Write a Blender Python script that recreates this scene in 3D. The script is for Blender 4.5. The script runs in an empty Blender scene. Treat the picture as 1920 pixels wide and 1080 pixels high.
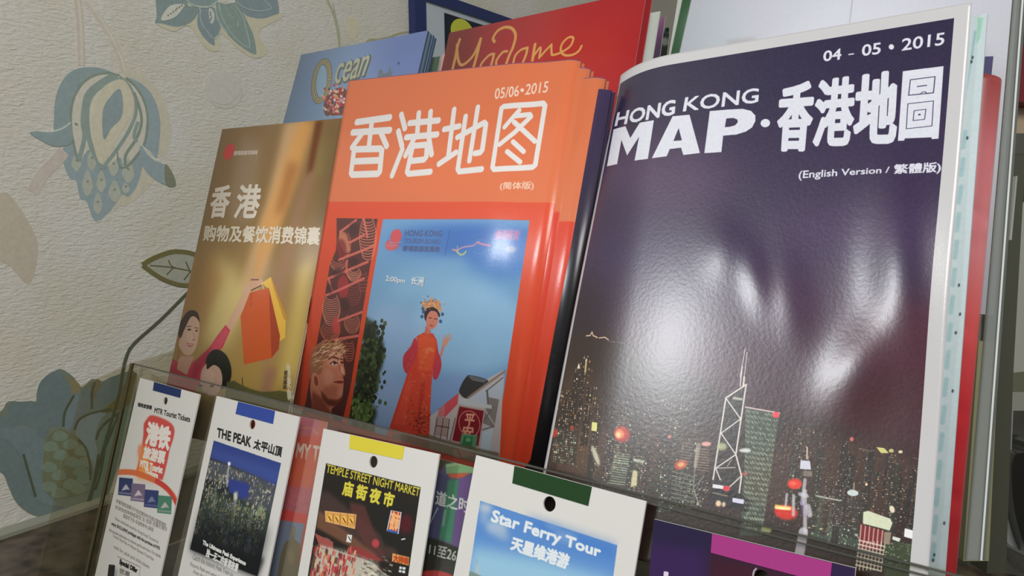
import bpy, bmesh, math
import numpy as np
from mathutils import Vector, Matrix

# ------------------------------------------------------------------ camera, world, lights
F, CX, CY = 1500.0, 960.0, 540.0
def nz(v):
    v = np.array(v, float); return v / np.linalg.norm(v)
_r = nz((2360, 130, -1500)); _u = np.array((1510., -10040, 1500)); _u = nz(_u - _r * (_u @ _r)); _n = np.cross(_r, _u)
TH = math.radians(17)
AX = _r; AZ = math.cos(TH) * _u + math.sin(TH) * _n; AY = np.cross(AZ, AX)
RW = np.array([AX, AY, AZ])                      # camera coords (x right, y down, z forward) -> world
CAM = np.array((0., 0., 0.26))
R_ = RW @ _r; U_ = RW @ _u; N_ = RW @ _n         # page axes in world

sc = bpy.context.scene
cam = bpy.data.objects.new('camera', bpy.data.cameras.new('camera'))
sc.collection.objects.link(cam); sc.camera = cam
ex, ey, ez = RW @ np.array((1., 0, 0)), RW @ np.array((0, -1., 0)), RW @ np.array((0, 0, -1.))
cam.matrix_world = Matrix(((ex[0], ey[0], ez[0], CAM[0]), (ex[1], ey[1], ez[1], CAM[1]), (ex[2], ey[2], ez[2], CAM[2]), (0, 0, 0, 1)))
cam.data.sensor_width = 36; cam.data.lens = 36 * F / 1920; cam.data.clip_start = 0.01; cam.data.clip_end = 50
cam.data.dof.use_dof = False

w = bpy.data.worlds.new('world'); sc.world = w; w.use_nodes = True
w.node_tree.nodes['Background'].inputs[0].default_value = (0.92, 0.95, 0.95, 1)
w.node_tree.nodes['Background'].inputs[1].default_value = 0.19

def area(name, loc, target, sx, sy, power, col):
    l = bpy.data.lights.new(name, 'AREA'); l.shape = 'RECTANGLE'; l.size = sx; l.size_y = sy
    l.energy = power; l.color = col
    o = bpy.data.objects.new(name, l); sc.collection.objects.link(o); o.location = loc
    o.rotation_euler = (Vector(target) - Vector(loc)).to_track_quat('-Z', 'Y').to_euler()
    return o
PAGE_C = (0.0, 0.22, 0.30)
area('window_light', (-0.82, -0.69, 0.79), (-.12, .3, .22), 0.18, 0.30, 6.2, (0.94, 0.97, 1.0))
area('ceiling_light', (0.55, -0.50, 1.15), (-.1, .3, .25), 0.7, 0.5, 13.6, (1.0, 0.97, 0.93))
sc.view_settings.view_transform = 'Standard'; sc.view_settings.look = 'None'
sc.view_settings.exposure = 0.0; sc.view_settings.gamma = 1.0; sc.view_settings.use_curve_mapping = False

# ------------------------------------------------------------------ projection helpers
def ray(p):
    return RW @ np.array([(p[0] - CX) / F, (p[1] - CY) / F, 1.0])
def onplane(p, O, n):
    d = ray(p); return CAM + d * (((np.array(O) - CAM) @ n) / (d @ n))
def project(P):
    q = (np.asarray(P) - CAM) @ RW
    return np.stack([CX + F * q[..., 0] / q[..., 2], CY + F * q[..., 1] / q[..., 2]], -1)
def base_pt(p, D):                               # point on the plane parallel to the leaning leaflets, D metres from the lens
    return onplane(p, CAM - N_ * D, N_)

class Page:
    """a rectangular sheet standing in the rack: origin top left, a to the right, b downwards"""
    def __init__(s, quad, D, H=0.2, Wd=None, pr=(0, 0, 0), sig=3.0, disp=None):
        TL = base_pt(quad[0], D); tgt = np.array(quad, float)
        x = np.array([pr[0], pr[1], pr[2], 0.1, 0.15, 0.15, 0., 0.])
        prior = np.array([pr[0], pr[1]])
        def frame(x):
            yaw, lean, roll = np.radians(x[:3])
            r = math.cos(yaw) * R_ + math.sin(yaw) * N_
            n = np.cross(r, U_); u = U_
            u, n = math.cos(lean) * u - math.sin(lean) * n, math.cos(lean) * n + math.sin(lean) * u
            r, u = math.cos(roll) * r + math.sin(roll) * u, math.cos(roll) * u - math.sin(roll) * r
            return r, u, n
        def res(x):
            r, u, n = frame(x)
            O = TL + R_ * x[6] + U_ * x[7]
            P = np.array([O, O + r * x[3], O + r * x[3] - u * x[5], O - u * x[4]])
            e = (project(P) - tgt).ravel() / 1.5
            return np.concatenate([e, (x[:2] - prior) / sig])
        for it in range(30):
            e0 = res(x); J = np.zeros((len(e0), 8))
            for k in range(8):
                h = 1e-5 if k > 2 else 1e-3
                y = x.copy(); y[k] += h; J[:, k] = (res(y) - e0) / h
            dx = np.linalg.lstsq(J, -e0, rcond=None)[0]; x = x + np.clip(dx, -5, 5) * (1 if it > 3 else .6)
        s.r, s.u, s.n = frame(x); s.O = TL + R_ * x[6] + U_ * x[7]
        s.W = Wd or x[3]; s.H = H; s.x = x; s.disp = disp
        s.err = np.abs(res(x)[:8] * 1.5).max()
    def pt(s, a, b, off=0.0):
        a = np.asarray(a, float); b = np.asarray(b, float)
        d = off + (s.disp(a, b) if s.disp else 0.0)
        d = d * np.ones_like(a)
        return s.O + a[..., None] * s.r - b[..., None] * s.u + d[..., None] * s.n
    def ab(s, px):                                # photo pixel -> place on the sheet
        px = np.atleast_2d(np.asarray(px, float))
        def flat(q):
            d = np.stack([(q[:, 0] - CX) / F, (q[:, 1] - CY) / F, np.ones(len(q))], 1) @ RW.T
            P = CAM + d * (((s.O - CAM) @ s.n) / (d @ s.n))[:, None] - s.O
            return np.stack([P @ s.r, -(P @ s.u)], 1)
        g = flat(px)
        if s.disp:
            t = px.copy()
            for _ in range(6):
                e = px - project(s.pt(g[:, 0], g[:, 1])); t = t + e; g = flat(t)
        return g

# ------------------------------------------------------------------ tags, materials
col = sc.collection
def tag(o, label=None, cat=None, group=None, kind=None):
    if label: o['label'] = label
    if cat: o['category'] = cat
    if group: o['group'] = group
    if kind: o['kind'] = kind
    return o
def empty(name, loc, label, cat, group=None):
    o = bpy.data.objects.new(name, None); col.objects.link(o); o.location = tuple(loc); o.empty_display_size = .01
    return tag(o, label, cat, group)
def mobj(name, verts, faces, mats, parent=None, uvs=None, mi=None, smooth=False):
    me = bpy.data.meshes.new(name)
    v = np.asarray(verts, float)
    q = parent
    while q is not None: v = v - np.array(q.location); q = q.parent
    me.from_pydata([tuple(p) for p in v], [], [tuple(f) for f in faces])
    for m in (mats if isinstance(mats, (list, tuple)) else [mats]): me.materials.append(m)
    if uvs is not None:
        l = me.uv_layers.new(name='UVMap'); idx = np.zeros(len(me.loops), int); me.loops.foreach_get('vertex_index', idx)
        l.data.foreach_set('uv', np.asarray(uvs, np.float32)[idx].ravel())
    if mi is not None: me.polygons.foreach_set('material_index', np.asarray(mi, np.int32))
    if smooth: me.polygons.foreach_set('use_smooth', np.ones(len(me.polygons), bool))
    me.update(); me.validate()
    o = bpy.data.objects.new(name, me); col.objects.link(o)
    if parent is not None: o.parent = parent
    return o

ALB = 1.12                                  # photo tone -> reflectance
def lin(c):
    c = np.array(c, float) / 255.; return np.where(c <= .04045, c / 12.92, ((c + .055) / 1.055) ** 2.4)
def colr(c, k=ALB):
    v = np.clip(lin(c) * k, 0, .9); return (v[0], v[1], v[2], 1)
def mat(name, c, rough=.5, spec=.5, coat=0., metal=0., noise=0., nscale=200., bump=0., alpha=1.):
    m = bpy.data.materials.new(name); m.use_nodes = True; nt = m.node_tree; b = nt.nodes['Principled BSDF']
    b.inputs['Base Color'].default_value = colr(c); b.inputs['Roughness'].default_value = rough
    b.inputs['Specular IOR Level'].default_value = spec; b.inputs['Coat Weight'].default_value = coat; b.inputs['Metallic'].default_value = metal
    if noise or bump:
        tc = nt.nodes.new('ShaderNodeTexCoord'); nn = nt.nodes.new('ShaderNodeTexNoise'); nn.inputs['Scale'].default_value = nscale
        nn.inputs['Detail'].default_value = 4; nt.links.new(tc.outputs['Object'], nn.inputs['Vector'])
        if noise:
            r = nt.nodes.new('ShaderNodeValToRGB'); cc = colr(c)
            r.color_ramp.elements[0].color = tuple(x * (1 - noise) for x in cc[:3]) + (1,)
            r.color_ramp.elements[1].color = tuple(min(1, x * (1 + noise)) for x in cc[:3]) + (1,)
            r.color_ramp.elements[0].position = .35; r.color_ramp.elements[1].position = .65
            nt.links.new(nn.outputs['Fac'], r.inputs[0]); nt.links.new(r.outputs[0], b.inputs['Base Color'])
        if bump:
            bp = nt.nodes.new('ShaderNodeBump'); bp.inputs['Distance'].default_value = bump; nt.links.new(nn.outputs['Fac'], bp.inputs['Height'])
            nt.links.new(bp.outputs[0], b.inputs['Normal'])
    return m
def acrylic(name, tint, refl=.5, haze=0.0, hazec=(150, 150, 140)):
    m = bpy.data.materials.new(name); m.use_nodes = True; nt = m.node_tree; nt.nodes.clear()
    o = nt.nodes.new('ShaderNodeOutputMaterial'); t = nt.nodes.new('ShaderNodeBsdfTransparent'); t.inputs[0].default_value = (*tint, 1)
    g = nt.nodes.new('ShaderNodeBsdfGlossy'); g.inputs['Roughness'].default_value = .08; g.inputs[0].default_value = (1, 1, 1, 1)
    d = nt.nodes.new('ShaderNodeBsdfDiffuse'); d.inputs[0].default_value = colr(hazec)
    f = nt.nodes.new('ShaderNodeFresnel'); f.inputs[0].default_value = 1.45
    mm = nt.nodes.new('ShaderNodeMath'); mm.operation = 'MULTIPLY'; mm.inputs[1].default_value = refl
    m0 = nt.nodes.new('ShaderNodeMixShader'); m0.inputs[0].default_value = haze
    m1 = nt.nodes.new('ShaderNodeMixShader')
    nt.links.new(t.outputs[0], m0.inputs[1]); nt.links.new(d.outputs[0], m0.inputs[2])
    nt.links.new(f.outputs[0], mm.inputs[0]); nt.links.new(mm.outputs[0], m1.inputs[0]); nt.links.new(m0.outputs[0], m1.inputs[1]); nt.links.new(g.outputs[0], m1.inputs[2])
    nt.links.new(m1.outputs[0], o.inputs[0]); return m

# ------------------------------------------------------------------ print shop: painting the flat print of each sheet with numpy
def boxblur(a, r):
    r = int(r)
    if r < 1: return a
    for ax in (0, 1):
        pad = [(0, 0), (0, 0)]; pad[ax] = (r + 1, r)
        c = np.cumsum(np.pad(a, pad, mode='edge'), axis=ax)
        n = a.shape[ax]
        hi = np.take(c, np.arange(2 * r + 1, 2 * r + 1 + n), axis=ax); lo = np.take(c, np.arange(0, n), axis=ax)
        a = (hi - lo) / (2 * r + 1)
    return a
def smooth(pts, closed=True, k=6):
    p = np.asarray(pts, float); n = len(p); out = []
    rng = range(n) if closed else range(n - 1)
    for i in rng:
        g = (lambda j: p[j % n]) if closed else (lambda j: p[min(max(j, 0), n - 1)])
        a, b, c, d = g(i - 1), g(i), g(i + 1), g(i + 2)
        for t in np.arange(k) / k:
            out.append(.5 * ((2 * b) + (-a + c) * t + (2 * a - 5 * b + 4 * c - d) * t * t + (-a + 3 * b - 3 * c + d) * t ** 3))
    if not closed: out.append(p[-1])
    return np.array(out)
_tc = {}
def glyphs(s):
    if s in _tc: return _tc[s]
    cu = bpy.data.curves.new('t', 'FONT'); cu.body = s; cu.fill_mode = 'NONE'; cu.resolution_u = 3
    o = bpy.data.objects.new('t', cu); col.objects.link(o); bpy.context.view_layer.update()
    m = o.to_mesh(); v = np.zeros(len(m.vertices) * 3); m.vertices.foreach_get('co', v); v = v.reshape(-1, 3)[:, :2].copy()
    e = np.zeros(len(m.edges) * 2, int); m.edges.foreach_get('vertices', e); e = e.reshape(-1, 2).copy()
    o.to_mesh_clear(); bpy.data.objects.remove(o); bpy.data.curves.remove(cu)
    lo, hi = v.min(0), v.max(0); v = (v - lo) / (hi - lo)
    _tc[s] = (v, e); return _tc[s]
class Canvas:
    def __init__(s, page, res, bg):
        s.p = page; s.res = res; s.w = int(page.W * res); s.h = int(page.H * res)
        s.a = np.ones((s.h, s.w, 3), np.float32) * np.array(bg, np.float32); s.rs = np.random.RandomState(7)
        s.T = lambda q: q
    def P(s, pts): return s.p.ab(s.T(np.atleast_2d(np.asarray(pts, float)))) * s.res
    def k(s, at):
        q = s.P([at, (at[0] + 4, at[1]), (at[0], at[1] + 4)]) if s.T is None else s.P(np.array([at, at]) + [[0, 0], [4, 0]])
        return np.linalg.norm(q[1] - q[0]) / 4
    def _blend(s, cov, x0, y0, c, alpha):
        h, w = cov.shape; X0, Y0 = max(x0, 0), max(y0, 0); X1, Y1 = min(x0 + w, s.w), min(y0 + h, s.h)
        if X1 <= X0 or Y1 <= Y0: return
        cv = cov[Y0 - y0:Y1 - y0, X0 - x0:X1 - x0, None] * alpha
        reg = s.a[Y0:Y1, X0:X1]
        if callable(c):
            yy, xx = np.mgrid[Y0:Y1, X0:X1]; c = c(xx, yy)
        reg[:] = reg * (1 - cv) + np.array(c, np.float32) * cv
    def fill_edges(s, A, B, c, alpha=1, blur=0, evenodd=False):
        pad = int(blur * 3) + 2
        lo = np.floor(np.minimum(A.min(0), B.min(0))).astype(int) - pad; hi = np.ceil(np.maximum(A.max(0), B.max(0))).astype(int) + pad
        lo = np.maximum(lo, -pad - 2); hi = np.minimum(hi, [s.w + pad, s.h + pad])
        if (hi <= lo).any(): return
        W, H = hi - lo; A = A - lo; B = B - lo; ns = 3
        Y = (np.arange(H * ns) + .5) / ns
        up = (A[:, 1] <= Y[:, None]) & (B[:, 1] > Y[:, None]); dn = (B[:, 1] <= Y[:, None]) & (A[:, 1] > Y[:, None])
        cr = up | dn; dy = B[:, 1] - A[:, 1]; dy = np.where(np.abs(dy) < 1e-9, 1e-9, dy)
        X = A[:, 0] + (Y[:, None] - A[:, 1]) * ((B[:, 0] - A[:, 0]) / dy); X = np.where(cr, X, 1e9)
        n = cr.sum(1).max()
        if n == 0: return
        od = np.argsort(X, 1)[:, :n]; X = np.take_along_axis(X, od, 1); D = np.take_along_axis(up.astype(int) - dn.astype(int), od, 1).cumsum(1)
        cov = np.zeros((H * ns, W), np.float32); px = np.arange(W)
        for k in range(n - 1):
            ok = (X[:, k + 1] < 1e8) & ((D[:, k] != 0) if not evenodd else (k % 2 == 0))
            if not ok.any(): continue
            cov[ok] += np.clip(X[ok, k + 1][:, None] - px, 0, 1) - np.clip(X[ok, k][:, None] - px, 0, 1)
        cov = cov.reshape(H, ns, W).mean(1)
        if blur >= 1: cov = boxblur(boxblur(cov, blur), blur)
        s._blend(np.clip(cov, 0, 1), lo[0], lo[1], c, alpha)
    def poly(s, pts, c, alpha=1, blur=0, sm=False):
        if sm: pts = smooth(pts)
        P = s.P(pts); s.fill_edges(P, np.roll(P, -1, 0), c, alpha, blur * s.k(pts[0]))
    def segs(s, A, B, w, c, alpha=1, soft=0):
        # distance field strokes; A,B canvas px
        pad = int(w / 2 + soft + 3)
        lo = np.maximum(np.floor(np.minimum(A.min(0), B.min(0))).astype(int) - pad, -2); hi = np.minimum(np.ceil(np.maximum(A.max(0), B.max(0))).astype(int) + pad, [s.w + 2, s.h + 2])
        if (hi <= lo).any(): return
        best = np.full((hi[1] - lo[1], hi[0] - lo[0]), 1e9, np.float32)
        for a, b in zip(A, B):
            l = np.maximum(np.floor(np.minimum(a, b)).astype(int) - pad, lo); h = np.minimum(np.ceil(np.maximum(a, b)).astype(int) + pad, hi)
            if (h <= l).any(): continue
            yy, xx = np.mgrid[l[1]:h[1], l[0]:h[0]].astype(np.float32) + .5
            d = b - a; L = (d @ d) + 1e-9; t = np.clip(((xx - a[0]) * d[0] + (yy - a[1]) * d[1]) / L, 0, 1)
            dd = np.hypot(xx - a[0] - t * d[0], yy - a[1] - t * d[1])
            v = best[l[1] - lo[1]:h[1] - lo[1], l[0] - lo[0]:h[0] - lo[0]]; np.minimum(v, dd, out=v)
        cov = np.clip((w / 2 - best) / (1 + soft) + .5, 0, 1)
        s._blend(cov, lo[0], lo[1], c, alpha)
    def line(s, pts, w, c, alpha=1, soft=0, sm=False, closed=False):
        if sm: pts = smooth(pts, closed)
        P = s.P(pts); k = s.k(pts[0])
        A, B = (P, np.roll(P, -1, 0)) if closed else (P[:-1], P[1:])
        s.segs(A, B, w * k, c, alpha, soft * k)
    def text(s, t, quad, c, bold=0, alpha=1, shadow=None):
        v, e = glyphs(t); q = np.asarray(quad, float)      # BL BR TR TL
        x, y = v[:, :1], v[:, 1:]
        M = (1 - x) * (1 - y) * q[0] + x * (1 - y) * q[1] + x * y * q[2] + (1 - x) * y * q[3]
        if shadow:
            s.T0 = s.T; P = s.P(M + np.array(shadow[0])); s.fill_edges(P[e[:, 0]], P[e[:, 1]], shadow[1], .7, 1)
        P = s.P(M); s.fill_edges(P[e[:, 0]], P[e[:, 1]], c, alpha)
        if bold: s.segs(P[e[:, 0]], P[e[:, 1]], bold * s.k(q[0]), c, alpha)
    def ell(s, x, y, rx, ry, c, rot=0, alpha=1, blur=0):
        t = np.linspace(0, 2 * np.pi, 25)[:-1]; X, Y = rx * np.cos(t), ry * np.sin(t); a = math.radians(rot)
        s.poly(np.stack([x + X * math.cos(a) - Y * math.sin(a), y + X * math.sin(a) + Y * math.cos(a)], 1), c, alpha, blur)
    def dots(s, pts, r, cols, alpha=1):
        P = s.P(pts); k = s.k(pts[0])
        for i, p in enumerate(P):
            rr = (r[i] if hasattr(r, '__len__') else r) * k
            x0, y0 = int(p[0] - rr - 2), int(p[1] - rr - 2); n = int(2 * rr + 5)
            yy, xx = np.mgrid[y0:y0 + n, x0:x0 + n] + .5
            cov = np.clip(rr - np.hypot(xx - p[0], yy - p[1]) + .5, 0, 1) * (alpha[i] if hasattr(alpha, '__len__') else alpha)
            s._blend(cov.astype(np.float32), x0, y0, cols[i] if np.ndim(cols) > 1 else cols, 1)
    def crop(s, ox, oy, k):
        s.T = (lambda q: np.atleast_2d(q) / k + [ox, oy]) if k else (lambda q: q)
    def noise(s, amp, cell=1):
        n = s.rs.randn(s.h // cell + 2, s.w // cell + 2).astype(np.float32)
        n = np.kron(n, np.ones((cell, cell), np.float32))[:s.h, :s.w]
        if cell > 1: n = boxblur(n, cell // 2 + 1) * 1.6
        s.a += n[..., None] * amp
    def vgrad(s, stops):
        y = np.linspace(0, 1, s.h); pos = [p for p, _ in stops]
        g = np.stack([np.interp(y, pos, [c[i] for _, c in stops]) for i in range(3)], 1)
        s.a[:] = g[:, None, :]
    def image(s, name):
        im = bpy.data.images.new(name, s.w, s.h, alpha=False)
        px = np.ones((s.h, s.w, 4), np.float32); px[..., :3] = np.clip(s.a[::-1] / 255., 0, 1)
        im.pixels.foreach_set(px.ravel()); im.update(); im.pack(); return im
def printmat(name, canvas, rough=.4, coat=0., coatr=.15, bump=0., spec=.5):
    m = mat(name, (200, 200, 200), rough, spec, coat); nt = m.node_tree; b = nt.nodes['Principled BSDF']
    b.inputs['Coat Roughness'].default_value = coatr
    t = nt.nodes.new('ShaderNodeTexImage'); t.image = canvas.image(name); t.extension = 'EXTEND'
    v = nt.nodes.new('ShaderNodeVectorMath'); v.operation = 'SCALE'; v.inputs['Scale'].default_value = ALB
    nt.links.new(t.outputs[0], v.inputs[0]); nt.links.new(v.outputs[0], b.inputs['Base Color'])
    if bump:
        nn = nt.nodes.new('ShaderNodeTexNoise'); nn.inputs['Scale'].default_value = 700; nn.inputs['Detail'].default_value = 3
        tc = nt.nodes.new('ShaderNodeTexCoord'); nt.links.new(tc.outputs['Object'], nn.inputs['Vector'])
        bp = nt.nodes.new('ShaderNodeBump'); bp.inputs['Distance'].default_value = bump
        nt.links.new(nn.outputs['Fac'], bp.inputs['Height']); nt.links.new(bp.outputs[0], b.inputs['Normal']); nt.links.new(bp.outputs[0], b.inputs['Coat Normal'])
    return m

# ------------------------------------------------------------------ mesh makers
def sheet(name, page, parent, m, t=.0006, off=0., nu=1, nv=1, a0=0., a1=None, b0=0., b1=None, fold=None):
    """thin solid sheet following the page surface; fold=(radius) rolls the right edge backwards like a folded spine"""
    a1 = page.W if a1 is None else a1; b1 = page.H if b1 is None else b1
    aa = np.linspace(a0, a1, nu + 1); bb = np.linspace(b0, b1, nv + 1)
    A, B = np.meshgrid(aa, bb)
    fo = fold(A) if fold else 0.0
    Fp = page.pt(A, B, off + fo).reshape(-1, 3); Bp = page.pt(A, B, off - t + fo).reshape(-1, 3)
    n = len(Fp); V = np.vstack([Fp, Bp]); uv = np.stack([A / page.W, 1 - B / page.H], -1).reshape(-1, 2); UV = np.vstack([uv, uv])
    fs, mi = [], []; w_ = nu + 1
    for j in range(nv):
        for i in range(nu):
            q = (j * w_ + i, (j + 1) * w_ + i, (j + 1) * w_ + i + 1, j * w_ + i + 1)
            fs.append(q); mi.append(0); fs.append(tuple(n + x for x in q[::-1])); mi.append(1)
    ring = [i for i in range(w_)] + [j * w_ + nu for j in range(1, nv + 1)] + [nv * w_ + i for i in range(nu - 1, -1, -1)] + [j * w_ for j in range(nv - 1, 0, -1)]
    for k in range(len(ring)):
        a, b = ring[k], ring[(k + 1) % len(ring)]; fs.append((a, b, n + b, n + a)); mi.append(1)
    o = mobj(name, V, fs, [m, PAPER] if not isinstance(m, (list, tuple)) else m, parent, UV, mi)
    me = o.data; sm = np.array([1 if k == 0 else 0 for k in mi], bool); me.polygons.foreach_set('use_smooth', sm)
    return o
def slab(name, pts, ext, m, parent=None):
    """polygon (world points) given thickness by the vector ext"""
    p = np.asarray(pts, float); n = len(p); V = np.vstack([p, p + np.asarray(ext)])
    fs = [tuple(range(n)), tuple(range(2 * n - 1, n - 1, -1))] + [(i, n + i, n + (i + 1) % n, (i + 1) % n) for i in range(n)]
    o = mobj(name, V, fs, m, parent)
    bm = bmesh.new(); bm.from_mesh(o.data); bmesh.ops.recalc_face_normals(bm, faces=bm.faces); bm.to_mesh(o.data); bm.free()
    return o
def ribbon(name, pts, w, off, m, parent):
    """flat raised line on the left wall, points as 3D wall points, w in metres"""
    p = np.asarray(pts); d = np.gradient(p, axis=0); t = np.cross(d, (1, 0, 0)); t = t / (np.linalg.norm(t, axis=1)[:, None] + 1e-12)
    ww = (w if np.ndim(w) else np.full(len(p), w))[:, None] / 2 if np.ndim(w) else w / 2
    L, Rr = p + t * ww, p - t * ww; n = len(p); V = np.vstack([L, Rr]) + np.array((off, 0, 0))
    V2 = V - np.array((off + .0004, 0, 0)); A = np.vstack([V, V2])
    fs = []
    for i in range(n - 1):
        fs += [(i, i + 1, n + i + 1, n + i), (i, 2 * n + i, 2 * n + i + 1, i + 1), (n + i, n + i + 1, 3 * n + i + 1, 3 * n + i)]
    o = mobj(name, A, fs, m, parent)
    bm = bmesh.new(); bm.from_mesh(o.data); bmesh.ops.recalc_face_normals(bm, faces=bm.faces); bm.to_mesh(o.data); bm.free()
    return o

PAPER = mat('paper', (205, 205, 200), .6, .3)
WHITEP = mat('white_paper', (205, 206, 204), .6, .3)
# ------------------------------------------------------------------ left wall with embossed wallpaper
WX = -0.639                                       # the wall is the plane x = WX
def wl(p, off=0.0):
    P = onplane(p, (WX, 0, 0), np.array((1., 0, 0))); return P + np.array((off, 0, 0))
COUNTER_Z = wl((110, 972))[2]
CT = COUNTER_Z
wm = bpy.data.materials.new('wallpaper'); wm.use_nodes = True; nt = wm.node_tree; b = nt.nodes['Principled BSDF']
b.inputs['Roughness'].default_value = .62
tc = nt.nodes.new('ShaderNodeTexCoord'); mp = nt.nodes.new('ShaderNodeMapping'); mp.inputs['Scale'].default_value = (1, .6, 2.0)
n1 = nt.nodes.new('ShaderNodeTexNoise'); n1.inputs['Scale'].default_value = 250; n1.inputs['Detail'].default_value = 3; n1.inputs['Distortion'].default_value = .7
n2 = nt.nodes.new('ShaderNodeTexNoise'); n2.inputs['Scale'].default_value = 14; n2.inputs['Detail'].default_value = 2
rp = nt.nodes.new('ShaderNodeValToRGB'); rp.color_ramp.elements[0].position = .35; rp.color_ramp.elements[0].color = colr((219, 216, 200)); rp.color_ramp.elements[1].position = .65; rp.color_ramp.elements[1].color = colr((225, 223, 216))
bp = nt.nodes.new('ShaderNodeBump'); bp.inputs['Distance'].default_value = .0014; bp.inputs['Strength'].default_value = .8
L = nt.links.new
L(tc.outputs['Object'], mp.inputs[0]); L(mp.outputs[0], n1.inputs['Vector']); L(tc.outputs['Object'], n2.inputs['Vector'])
L(n2.outputs['Fac'], rp.inputs[0]); L(rp.outputs[0], b.inputs['Base Color']); L(n1.outputs['Fac'], bp.inputs['Height']); L(bp.outputs[0], b.inputs['Normal'])
Y0W, Y1W, ZTOP = -0.30, 1.30, 1.25
wall = slab('wall_left', [(WX, Y0W, CT), (WX, Y1W, CT), (WX, Y1W, ZTOP), (WX, Y0W, ZTOP)], (-.05, 0, 0), wm)
tag(wall, 'pale grey textured wallpaper with blue embossed flowers on the left wall', kind='structure')
MT = {}
def wmat(c, r=.5):
    if c not in MT: MT[c] = mat('wallpaper_print', tuple(min(235, x * 1.13) for x in c), r, .4, noise=.05, nscale=300)
    return MT[c]
LAY = [0.0]
def motif(name, pts, c, ox=0, oy=0, k=1., off=.0004, sm=True, label=None):
    LAY[0] += 1
    p = np.asarray(pts, float) / k + [ox, oy]
    if sm: p = smooth(p, True, 4)
    z = off * .28 + .000006 * LAY[0]
    W3 = [wl(q, z) for q in p]
    o = slab(name, W3, (-z - .0002, 0, 0), wmat(c), wall)
    bm = bmesh.new(); bm.from_mesh(o.data); bmesh.ops.triangulate(bm, faces=[f for f in bm.faces if len(f.verts) > 4], ngon_method='EAR_CLIP'); bm.to_mesh(o.data); bm.free()
    if label: o['label'] = label
    return o
def stroke(name, pts, w, c, ox=0, oy=0, k=1., off=.0007, sm=True, closed=False):
    LAY[0] += 1
    p = np.asarray(pts, float) / k + [ox, oy]
    if closed: p = np.vstack([p, p[:1]])
    if sm: p = smooth(p, False, 4)
    a = wl(p[0]); b_ = wl(p[0] + [1, 0]); c_ = wl(p[0] + [0, 1]); s = (np.linalg.norm(a - b_) + np.linalg.norm(a - c_)) / 2
    return ribbon(name, [wl(q) for q in p], w / k * s, off * .28 + .000006 * LAY[0], wmat(c), wall)
CREAM = (192, 188, 170); BLU = (138, 155, 155); BLU2 = (145, 161, 164); PALE = (196, 194, 180); GRN = (132, 146, 134); OLV = (112, 106, 68)
# faint cream stems and leaves
K = dict(ox=0, oy=0, k=3.)
stroke('stem', [(435, -10), (448, 120), (455, 240), (458, 370)], 44, (188, 181, 168), **K)
stroke('stem', [(440, -10), (452, 120), (458, 240), (460, 370)], 12, (198, 195, 180), **K)
stroke('stem', [(480, 0), (540, 80), (620, 200), (670, 310), (700, 400)], 40, (189, 184, 170), **K)
stroke('stem', [(490, 0), (550, 80), (625, 200), (675, 310), (703, 400)], 12, (198, 195, 180), **K)
stroke('stem', [(180, 1080), (240, 980), (310, 910), (360, 850)], 70, (190, 182, 172), **K)
motif('leaf', [(0, 1090), (60, 1100), (130, 1200), (200, 1330), (210, 1450), (160, 1600), (60, 1500), (-20, 1440), (-30, 1200)], (182, 174, 158), **K)
stroke('stem', [(1840, 0), (1875, 80), (1900, 180), (1912, 280)], 16, (165, 165, 142), **K)
motif('leaf', [(690, -20), (800, -30), (830, 100), (760, 180), (700, 100)], (196, 192, 168), ox=520, oy=40, k=5.4)
stroke('stem', [(560, -180), (600, 0), (625, 120), (636, 290)], 18, (166, 166, 146), ox=520, oy=40, k=5.4)
stroke('leaf', [(870, 250), (930, 190), (1010, 185), (1130, 160), (1250, 120), (1390, 100)], 18, (160, 158, 128), ox=520, oy=40, k=5.4)
motif('screw_cap', [(1150, 470), (1180, 415), (1260, 400), (1340, 440), (1365, 510), (1340, 580), (1280, 610), (1200, 590), (1160, 540)], (190, 189, 180), ox=0, oy=0, k=3., off=.0010)
motif('screw_cap', [(1165, 470), (1190, 425), (1260, 412), (1325, 445), (1345, 505), (1320, 560), (1270, 588), (1205, 575), (1172, 530)], (191, 190, 182), ox=0, oy=0, k=3., off=.0018)
# hanging lotus
K = dict(ox=40, oy=100, k=3.273)
motif('petal', [(600, 90), (720, 120), (820, 200), (890, 330), (920, 470), (900, 600), (850, 640), (760, 620), (820, 760), (700, 900), (560, 960), (470, 1040), (450, 1000), (560, 900), (700, 700), (800, 500), (740, 250)], CREAM, off=.0003, **K)
motif('petal', [(200, 475), (200, 400), (205, 300), (230, 210), (280, 130), (350, 92), (430, 85), (500, 95), (585, 130), (500, 126), (420, 145), (360, 185), (325, 250), (312, 330), (306, 430), (240, 465)], BLU, **K)
motif('petal', [(640, 150), (700, 165), (770, 215), (820, 290), (850, 400), (850, 500), (832, 640), (790, 600), (750, 560), (770, 470), (770, 370), (740, 270), (690, 200)], BLU2, **K)
motif('petal', [(255, 580), (320, 560), (345, 640), (420, 590), (495, 690), (590, 600), (740, 570), (740, 700), (705, 820), (655, 880), (615, 870), (560, 950), (480, 1025), (440, 1015), (400, 910), (360, 890), (335, 780), (300, 770), (262, 690)], BLU2, **K)
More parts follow.
